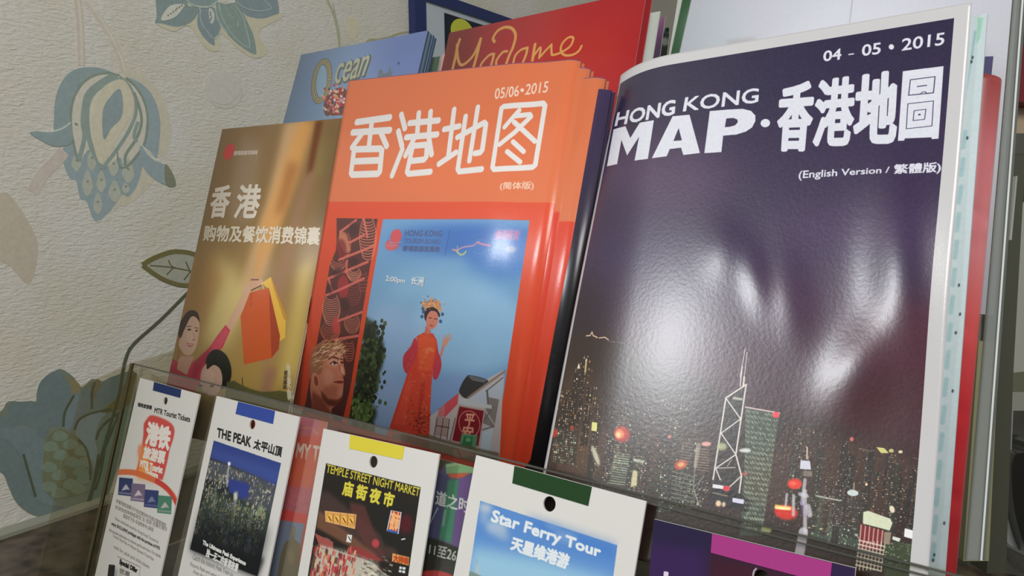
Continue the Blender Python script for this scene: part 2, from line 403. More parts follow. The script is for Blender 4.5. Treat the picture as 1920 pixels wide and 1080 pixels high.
for x, y, a, h in [(338, 670, 26, 50), (432, 655, 26, 60), (405, 800, 30, 70), (490, 790, 26, 60), (565, 690, 28, 60), (655, 725, 34, 66), (572, 850, 34, 60), (468, 925, 24, 60), (640, 830, 20, 30)]:
    motif('scale', [(x, y - h * 1.2), (x + a * .9, y - h * .3), (x + a * 1.05, y + h * .4), (x, y + h * 1.1), (x - a * 1.05, y + h * .4), (x - a * .9, y - h * .3)], (172, 178, 164), off=.0008, **K)
    motif('seed', [(x - 6, y - 20), (x + 6, y - 20), (x + 6, y - 8), (x - 6, y - 8)], (140, 138, 120), off=.0012, sm=False, **K)
motif('petal', [(600, 140), (680, 205), (755, 300), (775, 430), (745, 580), (640, 700), (600, 640), (495, 705), (420, 590), (350, 660), (312, 500), (302, 340), (350, 220), (430, 150), (530, 128)], PALE, off=.0006, **K)
for q, w_ in [([(600, 135), (500, 122), (400, 160), (335, 240), (305, 340), (303, 450), (320, 560), (348, 665)], 14), ([(560, 135), (480, 180), (410, 240), (385, 310), (375, 420), (385, 520), (350, 655)], 26),
              ([(590, 145), (500, 190), (425, 260), (400, 350), (405, 470), (430, 580), (495, 708)], 30), ([(495, 708), (570, 610), (650, 490), (700, 370), (695, 280), (660, 200), (600, 145)], 22),
              ([(640, 150), (710, 215), (760, 320), (772, 430), (745, 570), (640, 705)], 14), ([(690, 240), (725, 340), (735, 430), (700, 530), (640, 620), (635, 690)], 18), ([(715, 420), (690, 500), (705, 545)], 22), ([(345, 440), (325, 430)], 16), ([(585, 590), (600, 690), (640, 700)], 10)]:
    stroke('outline', q, w_, GRN if w_ < 20 else (140, 156, 148), off=.0009, **K)
motif('petal', [(600, 160), (650, 190), (688, 280), (682, 370), (600, 500), (495, 680), (440, 560), (428, 400), (448, 290), (510, 200)], (198, 194, 172), off=.0010, **K)
motif('petal', [(597, 218), (620, 280), (612, 390), (550, 460), (507, 530), (494, 450), (500, 340), (540, 270)], BLU, off=.0014, **K)
motif('petal', [(50, 490), (90, 478), (180, 485), (250, 460), (300, 425), (308, 545), (240, 570), (180, 565), (110, 530)], BLU, off=.0012, **K)
motif('petal', [(735, 565), (790, 640), (870, 680), (925, 735), (945, 810), (880, 805), (800, 760), (740, 690), (725, 610)], BLU2, off=.0012, **K)
motif('petal', [(880, 680), (925, 735), (945, 810), (885, 805)], (128, 132, 112), off=.0016, **K)
stroke('outline', [(185, 482), (250, 462), (300, 425)], 7, (190, 200, 192), off=.0014, **K); stroke('outline', [(740, 565), (780, 625), (825, 660)], 7, (190, 200, 192), off=.0014, **K)
# flower cut by the top of the picture
K = dict(ox=280, oy=0, k=6.75)
motif('petal', [(80, 290), (300, 400), (500, 330), (700, 600), (880, 640), (900, 420), (1150, 640), (1340, 740), (1500, 640), (1380, 400), (1700, 200), (1400, 100), (800, 60), (400, 80), (150, 200)], (192, 189, 166), off=.0003, **K)
motif('petal', [(110, -150), (465, -150), (480, 60), (560, 80), (630, 110), (600, 190), (540, 270), (420, 330), (300, 335), (160, 300), (70, 285), (90, 200)], (130, 147, 146), **K)
motif('petal', [(640, 110), (740, 90), (830, 110), (850, 230), (900, 340), (880, 430), (820, 490), (825, 578), (740, 530), (660, 440), (610, 330), (605, 230)], (130, 146, 149), **K)
motif('petal', [(1080, -120), (1540, -120), (1640, 140), (1580, 190), (1430, 235), (1290, 220), (1200, 180), (1110, 60)], (131, 147, 150), **K)
motif('petal', [(850, 30), (960, 50), (1080, 40), (1180, 170), (1250, 300), (1310, 440), (1345, 600), (1340, 690), (1230, 640), (1080, 530), (960, 400), (880, 260), (845, 150)], (134, 152, 146), off=.0006, **K)
motif('flower_centre', [(475, -120), (880, -120), (860, 0), (820, 50), (740, 75), (640, 72), (540, 50), (480, 0)], (134, 152, 152), off=.0008, **K)
motif('petal', [(150, 258), (165, 190), (240, 90), (330, 55), (440, 60), (400, 130), (330, 210), (240, 250)], (196, 198, 186), off=.0010, **K)
motif('petal', [(750, 120), (780, 110), (815, 170), (815, 250), (785, 305), (755, 240)], (190, 196, 188), off=.0010, **K)
for x, y in [(232, 195), (265, 175), (297, 150), (328, 130), (345, 108), (375, 92), (405, 72), (768, 160), (768, 190), (780, 225), (768, 250)]:
    motif('seed', [(x - 12, y), (x, y - 16), (x + 12, y), (x, y + 16)], (128, 130, 118), off=.0014, sm=False, **K)
for q, w_ in [([(470, 0), (520, 50), (640, 90), (760, 85), (850, 20)], 16), ([(645, 120), (640, 230), (690, 350), (820, 495), (900, 370)], 8), ([(830, 50), (840, 150), (880, 280), (990, 420)], 10), ([(875, 30), (900, 180), (990, 360), (1120, 520), (1260, 605), (1250, 480), (1210, 330), (1180, 220), (1080, 60)], 9),
              ([(960, 90), (1020, 200), (1110, 260), (1120, 330)], 5), ([(1000, 80), (1080, 150), (1150, 260)], 5), ([(1080, 20), (1180, 90), (1330, 140), (1460, 135), (1540, 100), (1450, 10)], 9)]:
    stroke('outline', q, w_, (172, 186, 178), off=.0012, **K)
# lower flower
K = dict(ox=0, oy=680, k=3.271)
D1, D2, D3 = (108, 124, 124), (114, 130, 131), (100, 118, 112)
motif('petal', [(0, 300), (55, 235), (220, 235), (340, 45), (440, 80), (500, 150), (560, 100), (610, 110), (640, 110), (760, 60), (830, 80), (800, 400), (700, 700), (620, 860), (430, 925), (300, 945), (190, 930), (100, 860), (50, 760), (0, 670), (-200, 600), (-200, 400)], (116, 126, 112), off=.0003, **K)
motif('petal', [(-150, 440), (0, 450), (80, 480), (140, 560), (180, 680), (210, 800), (260, 860), (360, 880), (540, 880), (440, 915), (300, 938), (200, 925), (110, 865), (60, 770), (20, 680), (-100, 620)], D1, **K)
motif('petal', [(110, 385), (190, 400), (260, 470), (268, 600), (265, 720), (300, 820), (360, 875), (250, 855), (190, 760), (150, 620), (80, 500), (0, 450), (-60, 420), (0, 395)], D2, **K)
motif('petal', [(60, 250), (140, 238), (222, 250), (265, 400), (295, 420), (260, 468), (185, 395), (110, 375), (70, 395), (-60, 390), (-60, 320), (40, 330)], D1, **K)
motif('petal', [(225, 260), (228, 170), (260, 100), (345, 48), (400, 100), (435, 190), (410, 250), (385, 390), (320, 385), (260, 400)], D1, **K)
motif('petal', [(390, 395), (400, 290), (450, 200), (545, 148), (560, 210), (545, 290), (470, 355), (450, 400)], D2, **K)
motif('petal', [(570, 285), (590, 200), (640, 110), (740, 75), (750, 140), (700, 220), (630, 270)], D1, **K)
motif('petal', [(460, 420), (480, 350), (560, 308), (660, 290), (610, 360), (580, 460), (600, 560), (590, 650), (545, 600), (520, 520), (475, 470)], (126, 144, 150), off=.0008, **K)
motif('petal', [(600, 560), (620, 440), (680, 340), (760, 285), (820, 290), (740, 480), (680, 700), (620, 860), (545, 878), (590, 740)], (112, 132, 120), **K)
motif('petal', [(620, 300), (700, 230), (760, 130), (830, 60), (835, 120), (790, 250), (690, 300)], OLV, off=.0008, **K)  # olive shadow behind the petals, put in as flat colour
motif('petal', [(400, 85), (450, 100), (495, 150), (470, 185), (440, 190), (430, 140)], (132, 124, 92), off=.0006, **K)  # olive shadow between petals, drawn as a coloured piece
motif('petal', [(555, 120), (600, 100), (615, 130), (580, 200), (560, 280), (560, 180)], (120, 116, 84), off=.0008, **K)  # another olive petal shadow laid in as colour
motif('pine_cone', [(300, 440), (370, 405), (430, 430), (500, 480), (545, 580), (545, 700), (500, 790), (400, 830), (310, 820), (260, 740), (262, 600), (275, 500)], (112, 118, 92), off=.0008, **K)
for x, y in [(365, 450), (430, 500), (310, 515), (500, 540), (370, 565), (300, 640), (440, 610), (520, 610), (360, 690), (490, 665), (300, 760), (430, 745), (515, 710), (360, 800), (480, 775)]:
    motif('scale', [(x - 46, y + 18), (x - 36, y - 18), (x, y - 34), (x + 36, y - 18), (x + 46, y + 14), (x, y + 32)], (120, 136, 118), off=.0012, **K)
for q in [[(385, 390), (395, 300), (450, 200)], [(455, 410), (480, 350), (560, 308), (680, 285)], [(475, 470), (520, 520), (548, 620), (550, 720)], [(585, 470), (620, 390), (720, 310)], [(600, 560), (560, 800), (535, 920)], [(140, 560), (180, 700), (215, 820)], [(650, 440), (620, 640), (580, 780)], [(730, 300), (640, 520), (600, 620)], [(560, 280), (560, 180), (580, 120)]]:
    stroke('outline', q, 13, (82, 90, 72), off=.0012, **K)
# leaf outline and its long stem
K = dict(ox=240, oy=440, k=3.6)
motif('leaf', [(95, 205), (160, 165), (270, 120), (350, 112), (440, 130), (560, 200), (520, 330), (380, 350), (260, 320), (170, 265)], (158, 160, 146), off=.0004, **K)
stroke('outline', [(95, 205), (160, 165), (270, 122), (350, 115), (440, 132), (540, 190)], 32, OLV, off=.0010, **K)
stroke('outline', [(95, 205), (170, 262), (260, 312), (380, 342), (500, 320)], 28, OLV, off=.0010, **K)
stroke('vein', [(145, 208), (280, 220), (420, 245)], 8, (96, 92, 62), off=.0008, **K)
for q in [[(268, 172), (290, 212), (320, 225)], [(258, 270), (298, 226)], [(385, 182), (412, 242)], [(375, 305), (420, 245)]]: stroke('vein', q, 8, (96, 92, 62), off=.0008, **K)
stroke('stem', [(352, 548), (340, 560), (300, 600), (250, 645), (236, 670), (229, 700), (222, 740), (205, 800), (182, 880), (165, 940)], 5, (84, 88, 70), off=.0008)

# strip along the foot of the wall, counter, background walls
trim = slab('trim_1', [(WX, Y0W, CT), (WX + .005, Y0W, CT), (WX + .005, Y0W, CT + .003), (WX, Y0W, CT + .007)], (0, Y1W - Y0W, 0), mat('sealant', (150, 152, 138), .3, .5))
tag(trim, 'glossy pale sealant strip where the wall meets the counter', kind='structure')
gm = mat('brown_stone', (78, 66, 54), .3, .5, noise=.55, nscale=70)
counter = slab('stone_counter', [(WX, Y0W, CT), (0.9, Y0W, CT), (0.9, .60, CT), (WX, .60, CT)], (0, 0, -.04), gm)
tag(counter, 'dark brown mottled stone counter under the brochure rack', 'counter')
bw = slab('wall_back', [(WX, Y1W, CT), (2.4, Y1W, CT), (2.4, Y1W, ZTOP), (WX, Y1W, ZTOP)], (0, .05, 0), mat('beige_wall', (150, 148, 138), .7, noise=.04, nscale=8))
tag(bw, 'beige grey wall far behind the rack', kind='structure')
def byp(p, y): return onplane(p, (0, y, 0), np.array((0, 1., 0)))
for i, (x0, x1, c) in enumerate([(892, 897, (96, 92, 84)), (941, 963, (176, 182, 184)), (963, 995, (150, 154, 152)), (995, 1015, (180, 184, 184)), (1015, 1040, (158, 154, 150)), (1070, 1100, (120, 100, 92))]):
    q0, q1 = byp((x0, 20), Y1W - .02), byp((x1, 20), Y1W - .02)
    o = slab('trim_%d' % (i + 2), [(q0[0], Y1W - .02, CT), (q1[0], Y1W - .02, CT), (q1[0], Y1W - .02, ZTOP), (q0[0], Y1W - .02, ZTOP)], (0, .022, 0), mat('panel', c, .6))
    tag(o, None, kind='structure')
# ------------------------------------------------------------------ the clear rack
FY = math.radians(4.5)
FR = math.cos(FY) * R_ + math.sin(FY) * N_; FN = np.cross(FR, U_)
FO = base_pt((1010, 873), .296)
def fp(p, off=0.0): return onplane(p, FO + FN * off, FN)
ACR = acrylic('clear_acrylic', (.94, .94, .91), .22, .015, (120, 118, 105))
ACR2 = acrylic('clear_acrylic_side', (.88, .86, .78), .4, .04, (110, 105, 90))
EDGE = acrylic('acrylic_edge', (.50, .50, .46), 1.0, .35, (120, 120, 112))
EDGEL = mat('polished_edge', (196, 200, 196), .25, .5)
GREYF = acrylic('frosted_acrylic', (.62, .64, .62), .6, .50, (150, 154, 150))
rack = empty('brochure_rack', (0, .2, CT), 'clear acrylic tiered brochure rack on the brown stone counter', 'rack')
P1, P2 = fp((252, 681)), fp((1905, 1104)); DN = -U_
hgt = .139
slab('front_panel', [P1, P2, P2 + DN * hgt, P1 + DN * hgt], -FN * .003, ACR, rack)
e = (P2 - P1) / np.linalg.norm(P2 - P1)
slab('top_edge', [P1 + DN * .0001, P2 + DN * .0001, P2 + DN * .0009, P1 + DN * .0009], FN * .0004, EDGE, rack)
q1, q2 = fp((1005, 887)), fp((1905, 1121))
slab('ledge_line', [q1, q2, q2 + DN * .0006, q1 + DN * .0006], FN * .0004, EDGE, rack)
# left side panel: seen to the left of the cards
b1 = P1 + DN * hgt
sp = [P1 + U_ * .012 + np.array((0, .12, .0)), P1, P1 + np.array((0, -.034, -.008)), b1 + np.array((0, -.034, .0)), b1 + np.array((0, .16, 0))]
slab('side_panel', sp, (-.003, 0, 0), ACR2, rack)
slab('side_edge', [P1, P1 + np.array((0, -.0012, 0)), b1 + np.array((0, -.0012, 0)), b1], (-.003, 0, 0), mat('dark_edge', (92, 86, 62), .3), rack)

# ------------------------------------------------------------------ builders of leaflets
def spine(W, wd=.006, dp=.003, side=1):
    def f(a, b):
        x = np.clip(((a - (W - wd)) if side > 0 else (wd - a)) / wd, 0, 1); return -dp * x * x
    return f
def booklet(name, label, cat, page, m, group=None, thick=.003, pagecol=None, nu=1, nv=1, backm=None, inset=.0008, em=None, top=.0008):
    root = empty(name, page.pt(page.W / 2, page.H), label, cat, group)
    sheet('cover', page, root, [m, em] if em else m, .0004, 0, nu, nv)
    sheet('pages', page, root, [pagecol or PAPER, pagecol or PAPER], thick - .001, -.0005, nu, nv, inset * .3, page.W - inset, top, page.H)
    sheet('back_cover', page, root, [backm or m, em] if em else (backm or m), .0004, -(thick - .0004), nu, nv)
    return root

# ---- Hong Kong map with the night harbour
def bulge(a, b):
    W = .151; x = np.clip((.034 - a) / .034, 0, 1); t = np.clip(1 - b / .20, 0, 1)
    d = -.0105 * x ** 2.2 * (.25 + .75 * t)
    return d
DENTS = []
def dents(a, b):
    d = bulge(a, b)
    for (a0, b0, sa, sb, h, rot) in DENTS:
        ca, sn = math.cos(rot), math.sin(rot); x = ((a - a0) * ca + (b - b0) * sn) / sa; y = (-(a - a0) * sn + (b - b0) * ca) / sb
        d = d + h * np.exp(-x * x - y * y)
    return d
MAPQ = [(1143, 122), (1822, 4), (1742, 1055), (1013, 873)]
mp_ = Page(MAPQ, .312, H=.212, pr=(3, 0, 3), disp=None)
def dpx(px, sa, sb, h, rot=0.):
    a, b = mp_.ab(px)[0]; DENTS.append((a, b, sa, sb, h, rot))
#@DENTS
dpx((1255, 590), .048, .066, .0023)
dpx((1480, 560), .0065, .015, .0007, -.25)
dpx((1420, 530), .005, .013, .0006, -.35)
dpx((1360, 470), .008, .012, .0006, -.3)
dpx((1705, 510), .0125, .032, .0032, -.12)
dpx((1610, 690), .010, .016, .0016, .3)
mp_.disp = dents
C = Canvas(mp_, 6400, (58, 44, 76))
def map_art(C):
    C.vgrad([(0, (36, 29, 60)), (.2, (46, 33, 66)), (.45, (56, 40, 72)), (.62, (66, 36, 54)), (.75, (62, 32, 38)), (.85, (54, 29, 27)), (1, (48, 33, 24))])
    rs = np.random.RandomState(3)
    # cloudy tone of the dusk sky
    for x, y, sx, sy, c, al in [(1250, 330, 120, 60, (104, 72, 104), .5), (1200, 480, 90, 80, (60, 48, 84), .5), (1620, 430, 160, 50, (72, 48, 88), .5), (1700, 640, 120, 80, (82, 36, 50), .7), (1650, 760, 140, 50, (74, 34, 40), .6), (1330, 170, 180, 30, (34, 32, 62), .5), (1080, 640, 60, 120, (32, 24, 34), .9), (1110, 760, 80, 60, (26, 22, 24), .8), (1500, 560, 120, 60, (84, 56, 84), .4)]:
        C.ell(x, y, sx, sy, c, 0, al, blur=35)
    # dark hills and city masses
    C.poly([(1020, 640), (1110, 620), (1180, 640), (1250, 700), (1330, 720), (1400, 770), (1460, 770), (1530, 780), (1620, 820), (1760, 870), (1750, 1100), (980, 1100)], (48, 30, 24), .85, blur=8)
    C.crop(1010, 600, 3)
    C.poly([(130, 560), (330, 590), (290, 870), (100, 840)], (64, 46, 40), 1); C.poly([(400, 650), (520, 690), (490, 920), (380, 900)], (40, 44, 40), 1)
    C.poly([(550, 790), (740, 860), (720, 980), (540, 940)], (50, 46, 22), .9)
    C.crop(1300, 640, 3)
    C.poly([(290, 365), (485, 400), (385, 1090), (260, 1090), (290, 600)], (66, 76, 62)); C.poly([(180, 320), (290, 245), (235, 640), (270, 760), (250, 900), (100, 800), (125, 700)], (46, 38, 34))
    C.poly([(100, 790), (210, 820), (330, 900), (300, 960), (90, 900)], (26, 22, 22))
    C.crop(1420, 760, 3.375)
    C.poly([(350, 560), (640, 610), (640, 900), (330, 830)], (62, 72, 60)); C.poly([(540, 590), (640, 620), (640, 850), (540, 830)], (48, 52, 44), 1)
    C.poly([(440, 660), (520, 680), (510, 850), (430, 830)], (76, 90, 76), .7); C.poly([(800, 850), (1030, 880), (1030, 1080), (800, 1080)], (58, 70, 42), .9, blur=5)
    C.T = lambda q: q
    def scatter(n, poly, cols, r=(.6, 1.6), al=(.4, 1.), vert=0):
        p = np.array(poly, float); lo, hi = p.min(0), p.max(0); out = []
        while len(out) < n:
            q = lo + (hi - lo) * rs.rand(2); ins = False
            for i in range(len(p)):
                a, b = p[i], p[i - 1]
                if (a[1] > q[1]) != (b[1] > q[1]) and q[0] < (b[0] - a[0]) * (q[1] - a[1]) / (b[1] - a[1]) + a[0]: ins = not ins
            if ins: out.append(q)
        out = np.array(out); 
        if vert: out[:, 0] = np.round(out[:, 0] / vert) * vert + (out[:, 1] - 800) * -.12 + rs.randn(n) * .6
        cc = np.array(cols, float)[rs.randint(0, len(cols), n)]
        C.dots(out, r[0] + (r[1] - r[0]) * rs.rand(n) ** 2, cc, al[0] + (al[1] - al[0]) * rs.rand(n))
    warm = [(220, 190, 150), (200, 160, 110), (240, 225, 200), (170, 120, 80)]; cool = [(200, 220, 190), (170, 195, 160), (230, 235, 220)]; red = [(200, 60, 50), (210, 100, 80)]
    scatter(60, [(1072, 670), (1100, 660), (1105, 780), (1065, 780)], warm, vert=6); scatter(50, [(1095, 725), (1112, 720), (1115, 790), (1095, 790)], warm, vert=5)
    scatter(30, [(1042, 720), (1060, 730), (1060, 790), (1038, 780)], warm); scatter(60, [(1055, 790), (1110, 800), (1100, 880), (1045, 870)], warm + red, vert=5)
    scatter(210, [(1120, 740), (1300, 740), (1300, 810), (1240, 830), (1120, 790)], cool + warm, vert=6, al=(.3, .8))
    scatter(170, [(1110, 800), (1300, 820), (1300, 920), (1200, 905), (1110, 880)], warm + red + cool, vert=5)
    scatter(380, [(1030, 780), (1420, 830), (1420, 990), (1020, 930)], warm + cool, r=(.5, 1.1), al=(.15, .7), vert=4)
    scatter(620, [(1465, 790), (1530, 790), (1600, 830), (1755, 880), (1745, 1040), (1450, 980)], warm + cool, r=(.6, 1.4), al=(.25, .95), vert=7)
    scatter(90, [(1470, 800), (1540, 800), (1540, 900), (1460, 880)], warm, vert=7); scatter(40, [(1585, 820), (1600, 820), (1590, 910), (1575, 910)], warm + cool, vert=5)
    scatter(160, [(1525, 930), (1610, 945), (1610, 1030), (1520, 1010)], cool, r=(.8, 1.8), al=(.4, 1)); scatter(80, [(1700, 900), (1750, 905), (1745, 960), (1700, 950)], cool + warm, vert=8)
    scatter(60, [(1660, 1010), (1730, 1020), (1725, 1060), (1655, 1060)], cool, al=(.3, .8)); scatter(60, [(1300, 900), (1330, 905), (1320, 950), (1290, 945)], cool)
    for x, y, sx, sy, al in [(1085, 760, 40, 70, .5), (1200, 850, 150, 50, .45), (1560, 900, 170, 80, .45), (1100, 850, 60, 50, .4)]: C.ell(x, y, sx, sy, (104, 78, 56), 0, al * .7, blur=14)
    def block_of_flats(x, y, w_, h_, wall_c, cols, dens):
        k = -.11; s_ = .14
        C.poly([(x, y), (x + w_, y + w_ * s_), (x + w_ + h_ * k, y + w_ * s_ + h_), (x + h_ * k, y + h_)], wall_c, .9)
        nx, ny = max(2, int(w_ / 3.1)), int(h_ / 4.2); P_, c_, r_, a_ = [], [], [], []
        for i in range(nx):
            lit = dens * (.3 + 1.4 * rs.rand())
            for j in range(ny):
                if rs.rand() < lit:
                    fx, fy = (i + .5) / nx * w_, (j + .5) / ny * h_
                    P_.append((x + fx + fy * k, y + fx * s_ + fy)); c_.append(cols[rs.randint(len(cols))]); r_.append(.7 + .9 * rs.rand() ** 2); a_.append(.3 + .7 * rs.rand())
        if P_: C.dots(np.array(P_), np.array(r_), np.array(c_, float), np.array(a_))
    wc = [(52, 36, 28), (44, 34, 30), (60, 44, 34), (40, 34, 26), (50, 46, 36)]
    for k_ in range(30):
        x = 1472 + 270 * rs.rand(); top = 790 + max(0, (x - 1500)) * .36 + 60 * rs.rand() ** 1.5 + (25 if 1540 < x < 1575 else 0)
        block_of_flats(x, top, 9 + 12 * rs.rand(), 60 + 90 * rs.rand(), wc[rs.randint(5)], warm + cool, .12 + .45 * rs.rand())
    for k_ in range(26):
        x = 1105 + 200 * rs.rand(); block_of_flats(x, 770 + 70 * rs.rand() ** .7, 9 + 12 * rs.rand(), 60 + 60 * rs.rand(), wc[rs.randint(5)], warm + cool + red[1:], .15 + .45 * rs.rand())
    for x, y, w_, h_ in [(1078, 690, 12, 120), (1094, 672, 8, 130), (1062, 730, 10, 100), (1100, 725, 13, 110), (1050, 760, 12, 80), (1116, 760, 12, 90)]: block_of_flats(x, y, w_, h_, (38, 28, 24), warm + [(240, 220, 180)], .55)
    for k_ in range(12): block_of_flats(1180 + 130 * rs.rand(), 850 + 60 * rs.rand(), 14 + 14 * rs.rand(), 60, (44, 44, 34), cool + warm, .5)
    for x, y, w_, h_ in [(1040, 800, 46, 66), (1560, 915, 24, 70), (1590, 920, 26, 70)]: block_of_flats(x, y, w_, h_, (58, 50, 44), warm + cool, .42)
    C.crop(1010, 600, 3)
    for q in [[(268, 88), (290, 86), (300, 66), (306, 86), (330, 98)], [(340, 100), (372, 96), (392, 110)]]: C.line(q, 5, (230, 200, 170), .9)
    C.line([(390, 118), (440, 124), (480, 130)], 3, (170, 180, 190), .5)
    C.poly([(226, 240), (234, 272), (216, 272)], (230, 215, 190)); C.line([(268, 222), (262, 290)], 10, (220, 200, 140), .8)
    C.poly([(300, 572), (330, 576), (326, 626), (296, 620)], (226, 222, 140), blur=1)
    for x, y, rx, ry, c in [(468, 640, 44, 46, (190, 40, 30)), (455, 640, 28, 28, (240, 140, 90)), (448, 645, 14, 16, (250, 230, 170)), (800, 812, 38, 28, (200, 70, 40)), (800, 812, 20, 14, (245, 180, 110)), (82, 634, 24, 24, (190, 50, 30)), (188, 608, 12, 12, (170, 50, 40)), (735, 655, 12, 10, (220, 120, 120)), (320, 760, 14, 60, (210, 205, 180))]:
        C.ell(x, y, rx, ry, c, -20, .9, blur=4)
    for k in range(14):
        y = 745 + k * 13; C.line([(430 - k * 2.4, y), (512 - k * 2.2, y + 12)], 6, (180, 205, 178), .35 + .5 * rs.rand())
    for k in range(9): C.line([(808 - k * 3, 690 + k * 16), (870 - k * 3, 700 + k * 16)], 4, (150, 160, 140), .6)
    for k in range(7): C.line([(750 - k, 850 + k * 24), (870, 880 + k * 24)], 4, (180, 180, 150), .6)
    C.line([(900, 700), (880, 820)], 22, (180, 180, 165), .6, soft=4); C.line([(888, 700), (870, 940), (900, 1040)], 5, (160, 165, 160), .8); C.line([(870, 940), (930, 880)], 4, (160, 165, 160), .7)
    C.poly([(528, 775), (600, 790), (590, 805), (535, 795)], (190, 200, 180), .8, blur=2)
    C.poly([(530, 840), (556, 850), (552, 930), (515, 940)], (220, 210, 160), .9, blur=4)
    C.crop(1300, 640, 3)
    Wt = (222, 216, 210)
    # lattice tower
    for q, w_ in [([(290, 40), (262, 200)], 4), ([(302, 60), (285, 200)], 4), ([(274, 140), (262, 250)], 7), ([(285, 200), (280, 250)], 10), ([(290, 245), (182, 318), (110, 775)], 9), ([(296, 240), (238, 635), (270, 755), (257, 850)], 9),
                  ([(182, 318), (265, 435), (155, 515), (238, 635), (125, 712)], 7), ([(125, 712), (150, 775)], 7), ([(270, 755), (205, 815)], 7), ([(125, 712), (235, 708)], 4), ([(190, 700), (215, 665)], 3)]:
        C.line(q, w_, Wt, .95)
    C.poly([(222, 310), (275, 318), (275, 332), (220, 324)], (200, 205, 190), .8); C.line([(292, 368), (484, 402)], 7, (220, 190, 190))
    for j in range(24):
        t = j / 23.; xl, yl = 292 - 10 * t, 385 + 660 * t; xr, yr = 478 - 90 * t, 415 + 640 * t
        for i in range(15):
            s_ = (i + .5) / 15
            if rs.rand() < .85: x, y = xl + (xr - xl) * s_, yl + (yr - yl) * s_ + (5 if i % 2 else 0); C.line([(x - 3, y - 5), (x + 3, y + 5)], 4.5, (196, 204, 176), .35 + .55 * rs.rand())
    C.ell(463, 412, 20, 18, (232, 70, 80), 0, 1, 2); C.ell(290, 612, 34, 12, (225, 230, 225), 0, .9, 3); C.ell(160, 590, 28, 22, (190, 200, 150), 0, .8, 6)
    C.ell(72, 575, 28, 14, (235, 170, 160), 0, .9, 3)
    for k in range(9): C.line([(8, 600 + k * 15), (86, 608 + k * 15)], 5, (190, 180, 150), .5)
    C.poly([(108, 800), (170, 810), (168, 830), (106, 822)], (225, 225, 230), 1, 1); C.ell(186, 826, 20, 16, (220, 50, 60), 0, 1, 2); C.poly([(220, 878), (284, 888), (282, 914), (218, 902)], (215, 215, 235), 1, 1)
    C.ell(140, 910, 16, 18, (245, 215, 180), 0, .95, 3); C.ell(170, 915, 11, 15, (240, 210, 180), 0, .9, 3); C.line([(110, 850), (190, 868)], 8, (200, 180, 150), .6); C.ell(288, 744, 14, 8, (210, 80, 80), 0, .9, 1)
    C.line([(10, 840), (60, 740)], 4, (150, 150, 140), .7); C.line([(0, 850), (40, 920)], 4, (150, 150, 140), .7)
    C.crop(1420, 760, 3.375)
    C.ell(400, 780, 10, 6, (210, 220, 150), 0, .8, 1); C.poly([(28, 762), (95, 775), (80, 805), (25, 795)], (196, 204, 130), .9, 3)
    C.ell(235, 495, 46, 34, (232, 52, 34), 0, 1, 4); C.ell(225, 492, 26, 12, (250, 110, 80), 0, .9, 4)
    C.ell(180, 675, 75, 46, (210, 40, 20), 8, 1, 8); C.poly([(110, 625), (215, 640), (208, 662), (108, 652)], (255, 210, 110), 1, 5); C.ell(160, 650, 52, 8, (255, 240, 180), 5, .9, 2)
    C.line([(314, 265), (312, 335)], 9, (225, 190, 180)); C.poly([(272, 345), (332, 350), (338, 405), (268, 400)], (210, 212, 225), 1, 2); C.poly([(290, 410), (345, 415), (345, 450), (285, 445)], (140, 130, 120), .8, 2)
    for q, w_ in [([(185, 560), (178, 630)], 16), ([(228, 570), (226, 690)], 20), ([(300, 470), (280, 620)], 22), ([(300, 540), (300, 800)], 24), ([(320, 640), (330, 690)], 34), ([(270, 560), (310, 570)], 26), ([(290, 800), (265, 935)], 60)]:
        C.line(q, w_, (206, 204, 216), .75, soft=4)
    C.line([(275, 600), (290, 700)], 8, (120, 100, 200), .6, soft=3); C.line([(370, 570), (520, 600)], 10, (200, 205, 190), .8, soft=2)
    C.ell(602, 552, 36, 20, (205, 220, 215), 6, 1, 3); C.line([(610, 490), (608, 530)], 8, (190, 200, 190), .7)
    C.poly([(668, 672), (700, 665), (840, 715), (852, 745), (835, 790), (665, 745)], (214, 220, 190), 1, 2)
    C.poly([(650, 750), (800, 790), (780, 920), (640, 900)], (110, 34, 36), 1)
    for k in range(6): C.line([(655 + k * 27, 755 + k * 7), (645 + k * 27, 860 + k * 6)], 8, (226, 160, 150), .95)
    for k in range(7): C.line([(640 - k * 3, 850 + k * 26), (800 - k * 3, 890 + k * 26)], 9, (220, 215, 195), .85)
    for k in range(8): C.line([(645 + k * 23, 860), (620 + k * 23, 1040)], 7, (215, 205, 185), .8)
    C.poly([(800, 800), (845, 800), (835, 880), (795, 870)], (170, 150, 130), .8, 3); C.poly([(930, 775), (1025, 800), (1020, 855), (925, 828)], (236, 238, 238), 1, 2); C.poly([(855, 825), (905, 840), (895, 862), (850, 845)], (220, 222, 215), 1, 2)
    C.ell(850, 655, 16, 24, (240, 225, 200), -20, .95, 3); C.poly([(750, 262), (800, 268), (830, 300), (780, 300)], (214, 214, 130), .95, 3); C.ell(845, 285, 16, 12, (210, 205, 140), 0, .9, 3); C.ell(903, 292, 14, 10, (225, 220, 180), 0, .95, 2); C.ell(595, 212, 12, 14, (225, 120, 110), 0, .9, 2); C.ell(688, 498, 9, 9, (235, 210, 170), 0, 1, 1)
    C.line([(985, 330), (1030, 342)], 4, (170, 140, 120), .7); C.line([(650, 272), (720, 288)], 5, (170, 140, 120), .7)
    # lettering
    Wl = (214, 216, 226)
    C.crop(1120, 130, 5.142)
    C.poly([(155, 580), (272, 548), (318, 662), (408, 515), (545, 490), (487, 862), (358, 881), (402, 650), (287, 830), (232, 680), (190, 914), (92, 936)], Wl)
    base = C.a.copy
